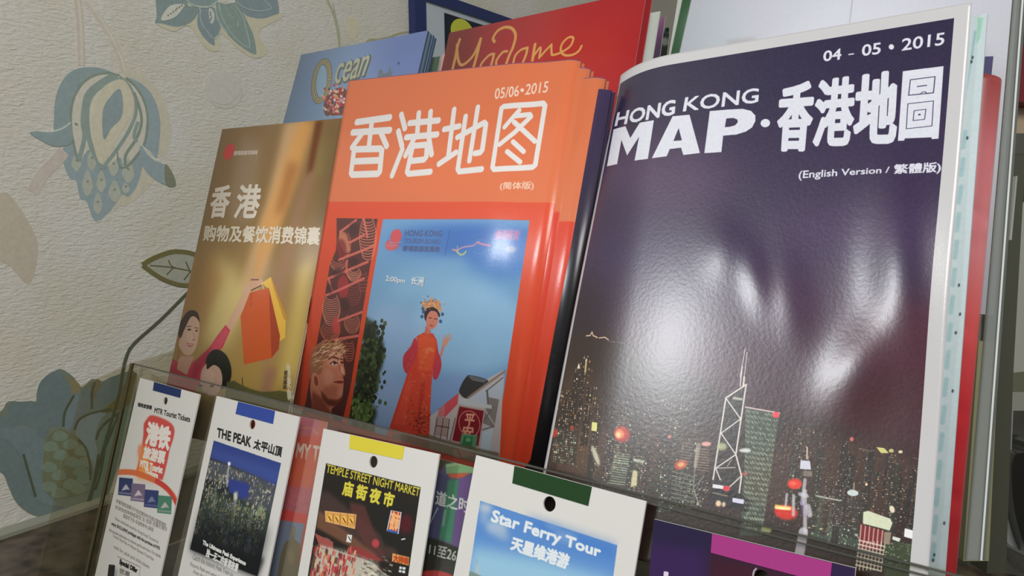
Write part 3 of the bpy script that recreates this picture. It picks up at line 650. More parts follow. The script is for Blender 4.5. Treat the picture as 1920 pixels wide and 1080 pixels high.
    for q, c in [([(725, 452), (888, 437), (988, 806), (828, 826), (806, 755), (697, 768), (668, 838), (525, 857)], Wl), ([(783, 566), (814, 684), (733, 690)], (46, 34, 68))]: C.poly(q, c)
    C.poly([(1083, 402), (1250, 388), (1400, 380), (1480, 400), (1522, 445), (1522, 500), (1490, 560), (1430, 600), (1340, 628), (1212, 640), (1195, 797), (1030, 808)], Wl)
    C.poly([(1242, 474), (1310, 468), (1350, 485), (1352, 512), (1325, 540), (1280, 552), (1228, 558)], (47, 34, 68))
    C.ell(1618, 518, 46, 40, Wl, -10)
    C.text('HONG', [(168, 545), (738, 432), (752, 292), (196, 420)], Wl, 7); C.text('KONG', [(826, 405), (1545, 318), (1556, 180), (850, 272)], Wl, 8)
    C.crop(1420, 40, 3.375)
    C.text('香', [(128, 812), (318, 812), (358, 385), (150, 405)], Wl, 27); C.text('港', [(352, 782), (590, 776), (612, 352), (388, 382)], Wl, 25); C.text('地', [(612, 765), (862, 762), (884, 318), (640, 345)], Wl, 29)
    C.poly([(918, 316), (1176, 283), (1144, 742), (1100, 745), (1100, 734), (930, 741), (928, 754), (887, 757)], Wl)
    dk = (52, 42, 80)
    C.line([(966, 370), (1122, 350), (1112, 452), (955, 468)], 6, dk, closed=True); C.line([(1010, 413), (1068, 405)], 7, dk); C.poly([(978, 376), (1110, 360), (1104, 440), (970, 455)], Wl, 0); C.line([(980, 464), (1030, 460), (1040, 448), (1060, 446), (1070, 456), (1112, 452)], 5, dk)
    C.line([(950, 522), (1112, 504), (1102, 662), (940, 680)], 5, dk, closed=True); C.line([(990, 566), (1064, 556), (1056, 620), (983, 628)], 5, dk, closed=True); C.ell(1023, 590, 9, 5, dk)
    C.text('(English Version / ', [(258, 1008), (830, 968), (834, 920), (264, 946)], Wl, 3.2); C.text('繁體版)', [(862, 974), (1154, 962), (1160, 890), (866, 906)], Wl, 5)
    C.text('04', [(416, 254), (526, 240), (530, 172), (420, 190)], Wl, 5); C.line([(578, 210), (606, 206)], 9, Wl); C.text('05', [(660, 220), (775, 205), (780, 134), (664, 150)], Wl, 5); C.ell(846, 162, 17, 17, Wl)
    C.text('2015', [(912, 186), (1176, 148), (1184, 70), (916, 112)], Wl, 4.5)
    C.T = lambda q: q
    C.noise(2.2); C.noise(2.0, 3)
map_art(C)
# white margin of the cover: constant width on the sheet
mm_ = C.a; bw_ = int(.0042 * C.res); br_ = int(.0052 * C.res)
mm_[:int(.0052 * C.res)] = (196, 195, 196); mm_[:, :int(.0017 * C.res)] = (196, 195, 196); mm_[:, C.w - br_:] = (196, 195, 196)
M_MAP = printmat('harbour_cover_print', C, .30, .65, .25, .000035)
map_page = Page([(1168, 134), (1849, 16), (1769, 1060), (1038, 887)], .3145, H=.210, pr=(3, 0, 3), disp=None)
C2 = Canvas(map_page, 4000, (196, 212, 216)); C2.crop(1740, 0, 4)
C2.poly([(330, 200), (352, 200), (60, 2000), (-120, 4400), (-190, 4400)], (150, 188, 196), .9, 2)
C2.poly([(360, 100), (400, 100), (375, 260), (350, 300)], (150, 205, 180), .9, 3); C2.T = lambda q: q
for y in np.arange(240, 1050, 52): C2.line([(1806 - .076 * (y - 240), y), (1802 - .076 * (y - 240), y + 30)], 9, (138, 180, 188), .55, soft=2)
for x, y in [(1820, 100), (1818, 108), (1810, 252), (1794, 530), (1796, 585), (1788, 620), (1782, 730), (1766, 980), (1747, 1040), (1745, 1050)]: C2.ell(x, y, 2, 3.5, (60, 72, 80), 10)
C2.noise(2, 2)
hm = empty('harbour_map_booklet', mp_.pt(mp_.W / 2, mp_.H), 'large purple map booklet with white border and a city skyline at night', 'booklet', None)
sheet('cover', mp_, hm, M_MAP, .0004, 0, 110, 150)
M_MAPP = printmat('folded_map_print', C2, .5)
sheet('map_sheet', map_page, hm, [M_MAPP, mat('pale_blue_paper', (200, 214, 220), .6)], .0012, -.0030, 1, 1, a0=.034)['label'] = 'pale teal folded map edge'
sheet('back_cover', map_page, hm, [WHITEP, WHITEP], .0005, -.0052, 1, 1, a0=.034, a1=map_page.W - .0015)

# ---- orange map booklets
def orange_art(C):
    C.a[:] = (220, 116, 74)
    OR = (222, 78, 46)
    C.T = lambda q: q
    C.poly([(560, 378), (1200, 384), (1100, 1100), (300, 1100)], OR)
    C.ell(800, 330, 120, 40, (228, 116, 72), 0, .5, 20)
    C.crop(640, 180, 4.8); Wl = (226, 222, 220)
    S = [[(140, 235), (435, 193)], [(103, 328), (435, 308)], [(275, 225), (247, 460)], [(182, 345), (97, 462)], [(358, 335), (408, 450)], [(120, 588), (350, 578)],
         [(112, 500), (130, 480), (348, 474), (364, 490), (346, 680), (328, 700), (100, 708), (88, 690)], None,
         [(540, 168), (572, 290)], [(513, 318), (545, 450)], [(548, 482), (456, 715)], [(614, 244), (873, 220)], [(697, 155), (682, 350)], [(803, 142), (788, 345)], [(585, 372), (860, 346)], [(655, 385), (577, 535)], [(787, 372), (812, 525)],
         [(655, 448), (765, 438)], [(640, 460), (592, 680), (606, 700), (800, 682)], [(618, 586), (745, 572), (765, 545), (772, 440)],
         [(1015, 122), (962, 548)], [(926, 300), (1060, 272)], [(878, 612), (1030, 508)], [(1118, 185), (1048, 655), (1062, 680), (1262, 658)], [(1228, 102), (1152, 582)], [(1045, 372), (1285, 240), (1300, 256), (1268, 485), (1250, 508), (1203, 516)],
         [(1460, 95), (1815, 66), (1832, 88), (1745, 620), (1722, 640), (1375, 660), (1360, 640), (1440, 112)], None, [(1600, 130), (1468, 280)], [(1565, 180), (1695, 166), (1706, 186), (1550, 335), (1424, 436)], [(1555, 235), (1742, 408)], [(1545, 412), (1640, 500)], [(1492, 500), (1608, 594)]]
    for i, q in enumerate(S):
        if q is None: continue
        C.line(q, 40, Wl, closed=(i + 1 < len(S) and S[i + 1] is None))
    C.text('(简体版)', [(1425, 850), (1728, 848), (1732, 768), (1432, 776)], (236, 200, 178), 3)
    C.T = lambda q: q
    C.text('05/06', [(927, 186), (972, 180), (974, 160), (929, 166)], (238, 214, 196), .4); C.ell(979, 169, 3.5, 3.5, (238, 214, 196)); C.text('2015', [(984, 178), (1026, 173), (1029, 152), (987, 158)], (238, 214, 196), .4)
    # main picture: sky
    C.poly([(718, 411), (994, 413), (905, 1010), (610, 990)], (112, 160, 204))
    for x, y, sx, sy, c, a in [(880, 450, 150, 30, (50, 104, 184), .95), (950, 480, 80, 40, (66, 122, 196), .9), (780, 455, 60, 24, (84, 140, 198), .7), (790, 560, 120, 60, (122, 170, 206), .7), (880, 620, 110, 90, (150, 194, 228), .9), (730, 640, 60, 70, (160, 190, 226), .8), (870, 760, 110, 60, (138, 166, 212), .8), (720, 760, 60, 60, (160, 184, 224), .8), (810, 540, 80, 30, (140, 186, 220), .7)]:
        C.ell(x, y, sx, sy, c, 0, a, 16)
    C.poly([(600, 366), (1200, 366), (1200, 384), (560, 378)], (220, 116, 74)); C.poly([(994, 405), (1200, 405), (1100, 1100), (890, 1100)], OR); C.poly([(600, 380), (1040, 381), (1040, 412.5), (600, 409)], OR)
    C.crop(700, 400, 6)
    C.ell(255, 260, 62, 84, (214, 78, 84), 15, .95, 2); C.ell(215, 350, 78, 60, (206, 84, 92), 10, .8, 3); C.ell(190, 370, 60, 50, (214, 96, 96), 0, .8, 3)
    C.line([(180, 330), (320, 325)], 6, (170, 150, 190), .7); C.line([(140, 365), (270, 360)], 6, (170, 150, 190), .7); C.line([(190, 300), (205, 360)], 8, (120, 150, 195), .7)
    nv = (74, 84, 128)
    C.text('HONG KONG', [(352, 252), (770, 262), (778, 196), (362, 190)], nv, 5, .8); C.text('TOURISM BOARD', [(340, 335), (752, 345), (760, 294), (350, 282)], nv, 3, .75); C.text('香港旅游发展局', [(326, 424), (738, 436), (748, 374), (336, 362)], nv, 5, .8)
    C.line([(862, 180), (806, 470)], 6, (50, 76, 136))
    C.line([(900, 412), (950, 410), (1000, 385), (1060, 372), (1130, 360), (1175, 320), (1210, 340), (1300, 362)], 13, (206, 150, 170), .8, 2, sm=True)
    C.line([(1175, 335), (1240, 352), (1310, 365)], 16, (206, 120, 160), .7, 3, sm=True); C.line([(1110, 300), (1180, 265), (1260, 268), (1320, 330), (1380, 395), (1440, 418)], 7, (70, 96, 160), .8, 1, sm=True); C.line([(1120, 430), (1200, 455), (1300, 405), (1400, 370)], 6, (90, 160, 180), .6, 1, sm=True)
    C.line([(940, 430), (980, 465), (1020, 455), (1040, 430)], 16, (190, 204, 130), .8, 3, sm=True); C.line([(945, 370), (950, 440)], 10, (200, 190, 140), .7, 2); C.line([(890, 405), (940, 425)], 12, (214, 150, 140), .8, 2)
    C.poly([(1370, 190), (1660, 180), (1640, 300), (1340, 290)], (150, 128, 184), .5, 8); C.text('香港美食', [(1360, 292), (1630, 296), (1650, 190), (1385, 184)], (196, 110, 160), 6, .6); C.ell(1550, 405, 60, 40, (206, 190, 200), 0, .6, 10)
    C.text('2:00pm', [(136, 775), (352, 800), (360, 738), (146, 700)], (226, 232, 236), 3, 1, shadow=((5, 5), (30, 44, 70))); C.text('长洲', [(420, 790), (556, 826), (570, 716), (432, 712)], (230, 236, 240), 3, 1, shadow=((5, 5), (30, 44, 70)))
    rs = np.random.RandomState(5)
    # tree
    C.T = lambda q: q
    for x, y, r in [(690, 620, 20), (700, 650, 22), (695, 680, 25), (688, 710, 26), (680, 740, 22), (672, 770, 25), (690, 775, 18), (680, 800, 24), (665, 840, 30), (682, 600, 8), (712, 668, 10)]: C.ell(x, y, r * .9, r, (40, 50, 34), 0, 1, 3)
    p = np.array([(688, 700)]) + rs.randn(420, 2) * [15, 75]; p[:, 0] -= (p[:, 1] - 700) * .13
    p = p[(p[:, 1] > 598) & (p[:, 0] < 724)]
    C.dots(p, 1 + 3 * rs.rand(len(p)), np.array([(34, 46, 30), (52, 68, 42), (76, 96, 58), (28, 34, 26)], float)[rs.randint(0, 4, len(p))], .9)
    p = np.array([(678, 775)]) + rs.randn(160, 2) * [14, 16]; C.dots(p, 1 + 2.2 * rs.rand(160), np.array([(96, 124, 60), (70, 96, 44), (120, 140, 84)], float)[rs.randint(0, 3, 160)], .9)
    # orange column left of the picture again
    C.poly([(696, 411), (718, 411), (655, 780), (600, 1100), (560, 1100), (630, 780)], OR)
    # figure in red robe
    C.crop(720, 530, 3.378)
    C.poly([(200, 350), (165, 410), (125, 460), (120, 530), (140, 575), (160, 570), (200, 520), (230, 470)], (196, 62, 74), 1, 1, True)
    C.poly([(330, 360), (345, 440), (360, 480), (362, 540), (335, 610), (310, 600), (305, 520), (310, 400)], (198, 64, 76), 1, 1, True)
    C.poly([(370, 390), (385, 400), (365, 470), (352, 462)], (206, 140, 120), 1, 1); C.poly([(376, 360), (400, 350), (408, 372), (392, 402), (370, 400)], (214, 150, 130), 1, 1, True)
    for q in [[(380, 362), (376, 336)], [(390, 358), (394, 330)], [(398, 356), (410, 322)], [(402, 362), (424, 330)], [(404, 370), (430, 348)]]: C.line(q, 6, (210, 150, 136))
    C.poly([(205, 340), (250, 316), (310, 322), (335, 365), (330, 440), (305, 560), (298, 700), (292, 800), (298, 960), (290, 1100), (20, 1100), (-30, 1080), (40, 900), (100, 720), (150, 570), (205, 470), (215, 400)], (218, 72, 52), 1, 1)
    C.poly([(215, 345), (260, 322), (330, 360), (326, 420), (300, 560), (220, 560), (218, 400)], (226, 92, 56), .9, 4)
    C.poly([(150, 620), (180, 620), (130, 900), (60, 900)], (232, 84, 66), .7, 5); C.poly([(240, 600), (262, 600), (230, 950), (200, 940)], (170, 40, 40), .5, 6)
    for k in range(170):
        x, y = rs.choice([160, 170, 255, 270, 240]) + rs.randn() * 20, 400 + rs.rand() * 560
        C.line([(x, y), (x + rs.randn() * 8, y + rs.randn() * 8)], 3, [(236, 180, 110), (240, 140, 90), (190, 60, 40)][rs.randint(3)], .55)
    for k in range(120):
        x, y = 235 + rs.randn() * 34, 880 + rs.randn() * 50; C.ell(x, y, 5, 5, [(120, 36, 30), (190, 90, 60), (90, 40, 30)][rs.randint(3)], 0, .6)
    for r_ in (12, 20, 28): C.line([(290 + r_ * math.cos(t), 440 + r_ * math.sin(t)) for t in np.linspace(2.6, 6.2, 10)], 3, (236, 170, 110), .7)
    C.ell(300, 205, 46, 58, (60, 40, 40), 8, 1, 1); C.ell(305, 235, 38, 62, (214, 132, 112), 10, 1, 1); C.poly([(265, 270), (300, 310), (285, 330), (255, 318)], (206, 116, 96))
    C.poly([(262, 215), (270, 180), (310, 160), (350, 190), (352, 220), (330, 185), (290, 180)], (52, 34, 34), 1, 1, True)
    C.line([(285, 222), (300, 224)], 4, (70, 50, 50)); C.line([(318, 228), (334, 232)], 4, (70, 50, 50)); C.line([(290, 270), (308, 274)], 6, (190, 60, 66)); C.line([(308, 228), (312, 252)], 3, (190, 110, 96))
    C.poly([(245, 180), (240, 130), (262, 110), (280, 120), (300, 92), (325, 118), (350, 110), (362, 150), (365, 190), (345, 175), (310, 152), (275, 160)], (216, 158, 106), 1, 1)
    for k in range(70): C.ell(305 + rs.randn() * 32, 135 + rs.randn() * 20, 4, 4, [(240, 200, 150), (206, 96, 60), (130, 130, 160), (80, 70, 70)][rs.randint(4)], 0, .8)
    for x, y in [(240, 215), (250, 185), (358, 245), (370, 200), (246, 165)]: C.ell(x, y, 10, 12, (56, 76, 120), 0, .85, 1)
    for q in [[(230, 240), (222, 330)], [(240, 240), (236, 330)], [(348, 260), (342, 345)], [(338, 262), (336, 330)]]: C.line(q, 3, (190, 180, 190), .7)
    # pavilion, signs
    C.crop(780, 660, 4.5)
    C.poly([(120, 540), (240, 450), (360, 350), (740, 150), (700, 1000), (100, 1000)], (196, 186, 184), 1, 2)
    C.poly([(365, 345), (380, 280), (420, 215), (460, 195), (600, 235), (580, 280), (440, 390)], (62, 62, 62), 1, 1, True); C.poly([(440, 205), (460, 197), (600, 236), (575, 260), (475, 240)], (112, 116, 118), .9, 1)
    C.poly([(440, 400), (745, 200), (735, 330), (700, 420), (600, 440)], (186, 196, 206)); C.line([(440, 385), (590, 275), (745, 165)], 16, (150, 132, 122)); C.line([(590, 330), (735, 215)], 8, (110, 96, 90)); C.line([(600, 330), (610, 470)], 16, (104, 104, 104))
    C.poly([(610, 380), (700, 400), (660, 640), (560, 600)], (120, 110, 104), .8, 2); C.line([(575, 480), (660, 610)], 8, (190, 190, 190)); C.line([(560, 600), (650, 460)], 6, (90, 90, 90))
    C.poly([(240, 440), (360, 345), (350, 440), (235, 560)], (214, 84, 92)); C.poly([(190, 480), (245, 440), (240, 540), (180, 560)], (206, 120, 124))
    C.poly([(365, 385), (430, 400), (640, 450), (640, 480), (430, 450), (360, 440)], (196, 200, 202), 1, 1)
    C.poly([(170, 540), (280, 560), (270, 720), (150, 700)], (176, 150, 144)); 
    for q in [[(180, 560), (150, 720)], [(230, 560), (205, 730)], [(282, 570), (260, 740)], [(170, 620), (280, 640)], [(330, 560), (285, 750)]]: C.line(q, 7, (96, 74, 66), .9)
    C.poly([(560, 680), (650, 640), (620, 850), (540, 840)], (190, 206, 216)); C.line([(545, 660), (650, 630)], 7, (90, 90, 96))
    C.poly([(362, 452), (578, 492), (528, 800), (300, 750)], (132, 32, 44)); C.line([(362, 452), (578, 492), (528, 800), (300, 750)], 10, (186, 160, 150), closed=True)
    C.line([(450 + 88 * math.cos(t) + 8 * math.sin(t), 605 + 108 * math.sin(t)) for t in np.linspace(0, 6.28, 30)], 8, (206, 120, 110))
    C.text('平', [(408, 614), (486, 624), (496, 526), (420, 522)], (228, 158, 128), 7); C.text('安', [(388, 716), (478, 728), (486, 628), (400, 622)], (228, 158, 128), 7)
    C.poly([(385, 690), (520, 700), (500, 830), (365, 790)], (96, 150, 110)); C.poly([(405, 712), (480, 715), (470, 800), (388, 780)], (56, 120, 74)); C.ell(440, 740, 24, 20, (120, 180, 130), 0, .8, 3)
    C.poly([(-200, 690), (120, 700), (240, 740), (560, 820), (700, 850), (700, 1100), (-200, 1100)], (104, 90, 66), .75, 3)
    C.poly([(300, 830), (380, 800), (500, 870), (330, 900)], (168, 130, 116), .9, 3); C.line([(350, 820), (380, 900)], 5, (90, 70, 60))
    # strip picture: incense coils, duotone red
    C.crop(560, 400, 2.7)
    st = [(192, 24), (400, 28), (356, 300), (300, 640), (262, 880), (215, 1080), (180, 1180), (-40, 1180), (35, 960), (60, 820), (105, 590), (135, 400), (158, 260), (192, 180)]
    C.poly(st, (92, 44, 44))
    for x, y, w_, h_, n_, c in [(230, 165, 34, 60, 9, (220, 110, 84)), (350, 130, 44, 100, 14, (228, 140, 110)), (200, 260, 40, 24, 5, (196, 110, 90)), (280, 310, 36, 26, 6, (232, 150, 118)), (165, 490, 46, 70, 13, (226, 140, 112)), (275, 410, 42, 50, 8, (150, 62, 56)), (160, 600, 50, 40, 8, (200, 110, 80)), (270, 560, 40, 40, 8, (200, 116, 88)), (255, 700, 26, 50, 8, (196, 110, 80)), (325, 350, 26, 50, 6, (170, 80, 66))]:
        for k in range(n_):
            yy_ = y - h_ + 2 * h_ * k / n_; C.line([(x + w_ * math.cos(t) * (.55 + .45 * math.sin(3.1 * (k + .6) / n_)), yy_ + w_ * .42 * math.sin(t)) for t in np.linspace(-.3, 3.4, 10)], 3.0, c, .85)
    C.poly([(205, 85), (240, 100), (265, 190), (230, 200), (205, 150)], (206, 130, 96), .8, 2); C.ell(225, 370, 28, 60, (176, 48, 56), 0, .8, 3); C.ell(190, 570, 20, 46, (206, 70, 66), 0, .9, 3); C.ell(215, 180, 26, 50, (120, 30, 40), 0, .7, 4)
    for q in [[(205, 235), (380, 165)], [(150, 330), (350, 245)], [(138, 415), (200, 390), (330, 330)], [(330, 30), (348, 120)], [(245, 240), (240, 300)], [(150, 330), (170, 390)], [(200, 545), (320, 500)], [(120, 650), (300, 620)], [(215, 90), (290, 35)], [(255, 150), (330, 110)]]: C.line(q, 9, (220, 110, 96), .9)
    for x, y, a, b in [(280, 80, 26, 34), (200, 300, 30, 22), (235, 460, 26, 34), (280, 245, 26, 20), (160, 380, 16, 24)]: C.ell(x, y, a, b, (56, 26, 34), 0, .55, 5)
    # man's face
    C.poly([(60, 1100), (66, 980), (58, 880), (66, 820), (80, 740), (120, 690), (180, 680), (222, 720), (228, 770), (236, 812), (226, 830), (228, 852), (224, 900), (214, 945), (186, 975), (165, 1000), (170, 1100)], (214, 132, 102), 1, 1, True)
    C.poly([(70, 900), (110, 930), (150, 985), (165, 1010), (150, 1100), (40, 1100), (60, 1000)], (140, 58, 44), .85, 5)
    C.poly([(112, 895), (150, 938), (196, 945), (224, 925), (216, 950), (186, 978), (150, 975), (118, 940)], (104, 40, 30), .9, 4)
    C.ell(165, 900, 40, 34, (170, 90, 68), 0, .5, 6)
    C.ell(180, 740, 40, 34, (240, 180, 150), 0, .7, 7); C.ell(150, 830, 26, 44, (230, 160, 130), 0, .6, 7); C.ell(218, 800, 12, 26, (244, 186, 156), 0, .7, 4); C.ell(208, 905, 16, 16, (220, 144, 116), 0, .7, 4)
    C.poly([(64, 850), (54, 780), (66, 710), (100, 660), (160, 640), (215, 655), (236, 690), (222, 700), (190, 690), (150, 706), (128, 740), (118, 800), (100, 820)], (170, 112, 80), 1, 1, True)
    for k in range(170):
        t = rs.rand(); x, y = 75 + 150 * t + rs.randn() * 8, 700 - 40 * math.sin(t * 3.1) + rs.randn() * 24 + (1 - t) * 50
        C.line([(x, y), (x + 8, y - 8), (x + 16, y - 7)], 3, [(236, 190, 140), (120, 66, 48), (246, 210, 170), (196, 130, 92)][rs.randint(4)], .75)
    C.ell(84, 845, 19, 40, (222, 142, 108), -8, 1, 1); C.ell(88, 848, 10, 26, (140, 64, 50), -8, .85, 2)
    C.line([(152, 738), (172, 726), (200, 736)], 6, (110, 56, 40), .9, 1); C.line([(212, 738), (228, 742)], 5, (110, 56, 40), .9, 1)
    C.poly([(162, 762), (178, 750), (196, 760), (180, 768)], (236, 210, 196)); C.ell(182, 759, 6, 6, (50, 30, 30)); C.line([(160, 762), (178, 749), (198, 760)], 4, (80, 36, 30)); C.ell(220, 756, 6, 5, (60, 34, 32)); C.line([(212, 752), (228, 754)], 3, (80, 36, 30))
    C.line([(204, 770), (214, 815), (232, 822), (214, 832)], 4, (170, 84, 62), .9, 1); C.poly([(178, 852), (205, 846), (226, 850), (224, 862), (200, 864)], (176, 70, 64), .95, 1); C.line([(178, 854), (226, 853)], 3, (96, 34, 32))
    C.T = lambda q: q; C.noise(1.8)
def orange(px, D, art, name, label, group):
    pg = Page(px, D, H=.196, pr=(0, 0, 0), sig=1.5); W = pg.W
    pg.disp = (lambda W: (lambda a, b: -.0030 * np.clip((a - (W - .0055)) / .0055, 0, 1) ** 2 - .0024 / (1 + np.exp(-(a - (W - .0275)) / .0036))))(W)
    C = Canvas(pg, 5000 if art else 1500, (212, 116, 76))
    if art: orange_art(C)
    else:
        C.T = lambda q: q; dx = px[0][0] - 650; dy = px[0][1] - 153
        C.poly([(560 + dx, 378 + dy), (1200 + dx, 386 + dy), (1100 + dx, 1100), (300 + dx, 1100)], (214, 66, 42))
    m = printmat('orange_print', C, .36, .6, .22, .00003)
    r = booklet(name, label, 'booklet', pg, m, group, .0034, mat('violet_pages', (120, 84, 112), .5), 60, 1, em=mat('orange_edge', (190, 96, 66), .45), top=-.0006)
    return pg, r
og, _ = orange([(650, 153), (1081, 107), (955, 857), (553, 750)], .322, True, 'orange_map_booklet', 'front orange map booklet with a figure in a red robe under blue sky', None)
orange([(667, 168), (1099, 122), (974, 860), (571, 764)], .3265, False, 'orange_map_booklet.001', 'orange booklet directly behind the front orange one, only its right spine showing', None)
orange([(696, 186), (1128, 140), (1001, 866), (600, 782)], .331, False, 'orange_map_booklet.002', 'rearmost orange booklet, its tan top corner and spine next to the dark purple booklet', None)
pg = Page([(718, 208), (1145, 164), (1020, 872), (622, 800)], .3355, H=.19, sig=1.5); W_ = pg.W
pg.disp = spine(W_, .006, .003)
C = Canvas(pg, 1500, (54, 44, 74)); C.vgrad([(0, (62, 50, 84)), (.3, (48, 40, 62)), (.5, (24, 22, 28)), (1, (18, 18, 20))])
rs = np.random.RandomState(2)
pts = np.array([(1030, 600)]) + rs.randn(50, 2) * [14, 120]; C.dots(pts, .8 + .5 * rs.rand(50), np.array([(120, 110, 100)] * 50, float), .5)
booklet('dark_map_booklet', 'narrow dark purple booklet between the orange stack and the big purple map', 'booklet', pg, printmat('dark_cover_print', C, .35, .5, .25), None, .0034, mat('dark_pages', (60, 52, 66), .5), 40, 1, em=mat('dark_rim', (48, 40, 60), .5))

# ---- gold shopping booklet
def gold_art(C):
    C.vgrad([(0, (140, 110, 72)), (.3, (142, 112, 66)), (.55, (162, 128, 72)), (.8, (178, 146, 78)), (1, (160, 136, 76))])
    C.T = lambda q: q
    for q, c, a, b in [([(535, 225), (575, 225), (520, 420), (480, 560), (440, 560), (500, 380)], (206, 168, 122), .9, 7), ([(560, 225), (592, 225), (560, 330), (520, 440), (470, 560), (490, 420)], (216, 158, 88), .85, 7), ([(592, 226), (606, 226), (586, 320), (574, 330)], (112, 64, 34), .95, 3), ([(540, 300), (560, 310), (530, 400), (515, 400)], (156, 98, 52), .7, 7), ([(570, 330), (590, 320), (540, 500), (520, 640), (490, 740), (500, 560)], (168, 124, 104), .6, 8),
                       ([(605, 260), (625, 260), (610, 330), (590, 330)], (150, 140, 84), .6, 8), ([(610, 228), (640, 226), (620, 420), (590, 440)], (120, 98, 62), .6, 8), ([(455, 250), (490, 270), (470, 420), (430, 420), (430, 360)], (160, 136, 110), .7, 8),
                       ([(400, 480), (440, 500), (470, 560), (420, 660), (380, 640)], (222, 200, 130), .9, 12), ([(560, 500), (590, 480), (560, 700), (520, 720)], (212, 186, 100), .8, 9), ([(395, 470), (420, 520), (370, 640), (350, 600)], (176, 128, 70), .6, 8), ([(500, 690), (520, 690), (500, 760), (480, 760)], (156, 112, 92), .7, 5), ([(350, 480), (370, 480), (340, 640), (325, 640)], (180, 130, 78), .7, 5)]:
        C.poly(q, c, a, b)
    C.crop(370, 220, 3.856); Wl = (224, 214, 200)
    C.poly([(215, 200), (262, 188), (270, 240), (240, 300), (200, 310), (185, 265)], (206, 66, 62), 1, 2); C.text('香港旅游发展局', [(262, 274), (432, 266), (434, 238), (266, 244)], (206, 190, 180), 3, .85); C.line([(436, 240), (420, 330)], 4, (180, 156, 140), .6, 2)
    sh = ((7, 7), (90, 70, 44))
    C.text('香', [(82, 722), (210, 718), (250, 494), (122, 500)], Wl, 10, 1, sh); C.text('港', [(262, 724), (432, 722), (466, 490), (308, 492)], Wl, 10, 1, sh)
    C.text('购物及餐饮消费锦囊', [(40, 892), (876, 922), (888, 796), (56, 782)], (222, 212, 192), 5, 1, ((5, 5), (90, 72, 44)))
    C.crop(310, 480, 3.723)
    # raised arm and shopping bags
    C.poly([(430, 480), (520, 300), (560, 210), (600, 170), (630, 190), (600, 240), (540, 380), (455, 520)], (216, 172, 140), 1, 1, True)
    C.poly([(585, 190), (600, 156), (640, 150), (680, 175), (660, 215), (610, 240)], (212, 164, 132), 1, 1, True); C.line([(600, 165), (650, 165)], 8, (120, 76, 50), .8); C.line([(600, 240), (680, 200)], 7, (90, 60, 34), .9)
    C.poly([(670, 190), (735, 145), (840, 420), (835, 570), (790, 600), (720, 230)], (232, 184, 72)); C.poly([(735, 150), (850, 430), (830, 450), (750, 210)], (196, 142, 50), .9, 2); C.line([(670, 190), (690, 240)], 6, (220, 190, 120))
    C.poly([(590, 255), (722, 222), (740, 712), (548, 758), (524, 420), (545, 370)], (206, 92, 42)); C.poly([(722, 222), (800, 560), (790, 650), (740, 712)], (168, 70, 40)); C.line([(600, 260), (596, 350)], 4, (150, 60, 34), .8)
    # woman in pink
    C.poly([(420, 480), (452, 520), (400, 640), (300, 720), (260, 860), (200, 950), (-20, 900), (10, 800), (35, 715), (100, 740), (200, 740), (300, 650), (360, 560)], (206, 62, 84), 1, 1); C.poly([(300, 650), (420, 500), (440, 530), (380, 650), (290, 720)], (222, 84, 104), .7, 4); C.poly([(200, 740), (330, 620), (290, 720), (240, 800), (190, 860)], (150, 34, 62), .6, 8)
    C.poly([(95, 700), (200, 700), (150, 830), (80, 790)], (214, 166, 140), 1, 1); C.ell(150, 500, 56, 100, (58, 36, 28), 16, 1, 1); C.poly([(92, 560), (120, 590), (100, 720), (76, 720)], (172, 120, 60), .9, 2)
    C.poly([(95, 600), (130, 520), (180, 425), (225, 440), (238, 500), (220, 620), (180, 690), (140, 690), (100, 640)], (226, 184, 158), 1, 1, True); C.ell(180, 560, 36, 60, (240, 206, 180), 0, .5, 8)
    C.poly([(95, 560), (110, 460), (160, 385), (220, 390), (240, 460), (215, 430), (180, 420), (140, 480), (115, 560)], (56, 36, 30), 1, 1, True)
    C.line([(120, 690), (150, 700), (185, 690)], 5, (190, 130, 104), .8, 2); C.line([(196, 530), (206, 575)], 5, (206, 150, 124), .9, 1); C.ell(167, 514, 13, 7, (60, 40, 36), 0, 1, 1); C.ell(218, 522, 9, 6, (60, 40, 36), 0, 1, 1); C.line([(150, 492), (180, 492)], 4, (110, 76, 60)); C.line([(205, 500), (228, 504)], 4, (110, 76, 60)); C.ell(198, 585, 10, 7, (190, 130, 110), 0, .9, 1); C.poly([(148, 606), (172, 612), (194, 612), (186, 630), (164, 632)], (196, 84, 84), 1, 1, True); C.line([(158, 616), (186, 622)], 4, (236, 226, 216))
    # child
    C.ell(370, 790, 90, 140, (34, 36, 28), -10, 1, 2); C.ell(320, 860, 78, 120, (216, 176, 154), 0, 1, 2); C.ell(300, 840, 44, 50, (232, 200, 180), 0, .6, 6); C.poly([(290, 790), (300, 720), (370, 665), (440, 720), (450, 900), (415, 890), (390, 800), (340, 760)], (36, 38, 30), 1, 1, True)
    C.ell(245, 905, 16, 8, (70, 50, 40), 0, 1, 1); C.ell(325, 908, 16, 8, (70, 50, 40), 0, 1, 1); C.ell(280, 960, 14, 8, (180, 120, 100), 0, .8, 2)
    # hedge and vertical lettering
    C.poly([(430, 880), (480, 870), (530, 900), (600, 930), (680, 950), (800, 940), (900, 960), (900, 1100), (400, 1100)], (92, 92, 54), 1, 3)
    rs = np.random.RandomState(8); p = np.array([(650, 970)]) + rs.randn(260, 2) * [140, 34]; p = p[p[:, 1] > 885 + (p[:, 0] - 450) * .15]; C.dots(p, (2 + 5 * rs.rand(len(p))) / 3.7, np.array([(120, 120, 70), (70, 72, 40), (150, 146, 96)], float)[rs.randint(0, 3, len(p))], .8)
    C.line([(535, 850), (538, 900)], 6, (70, 72, 44))
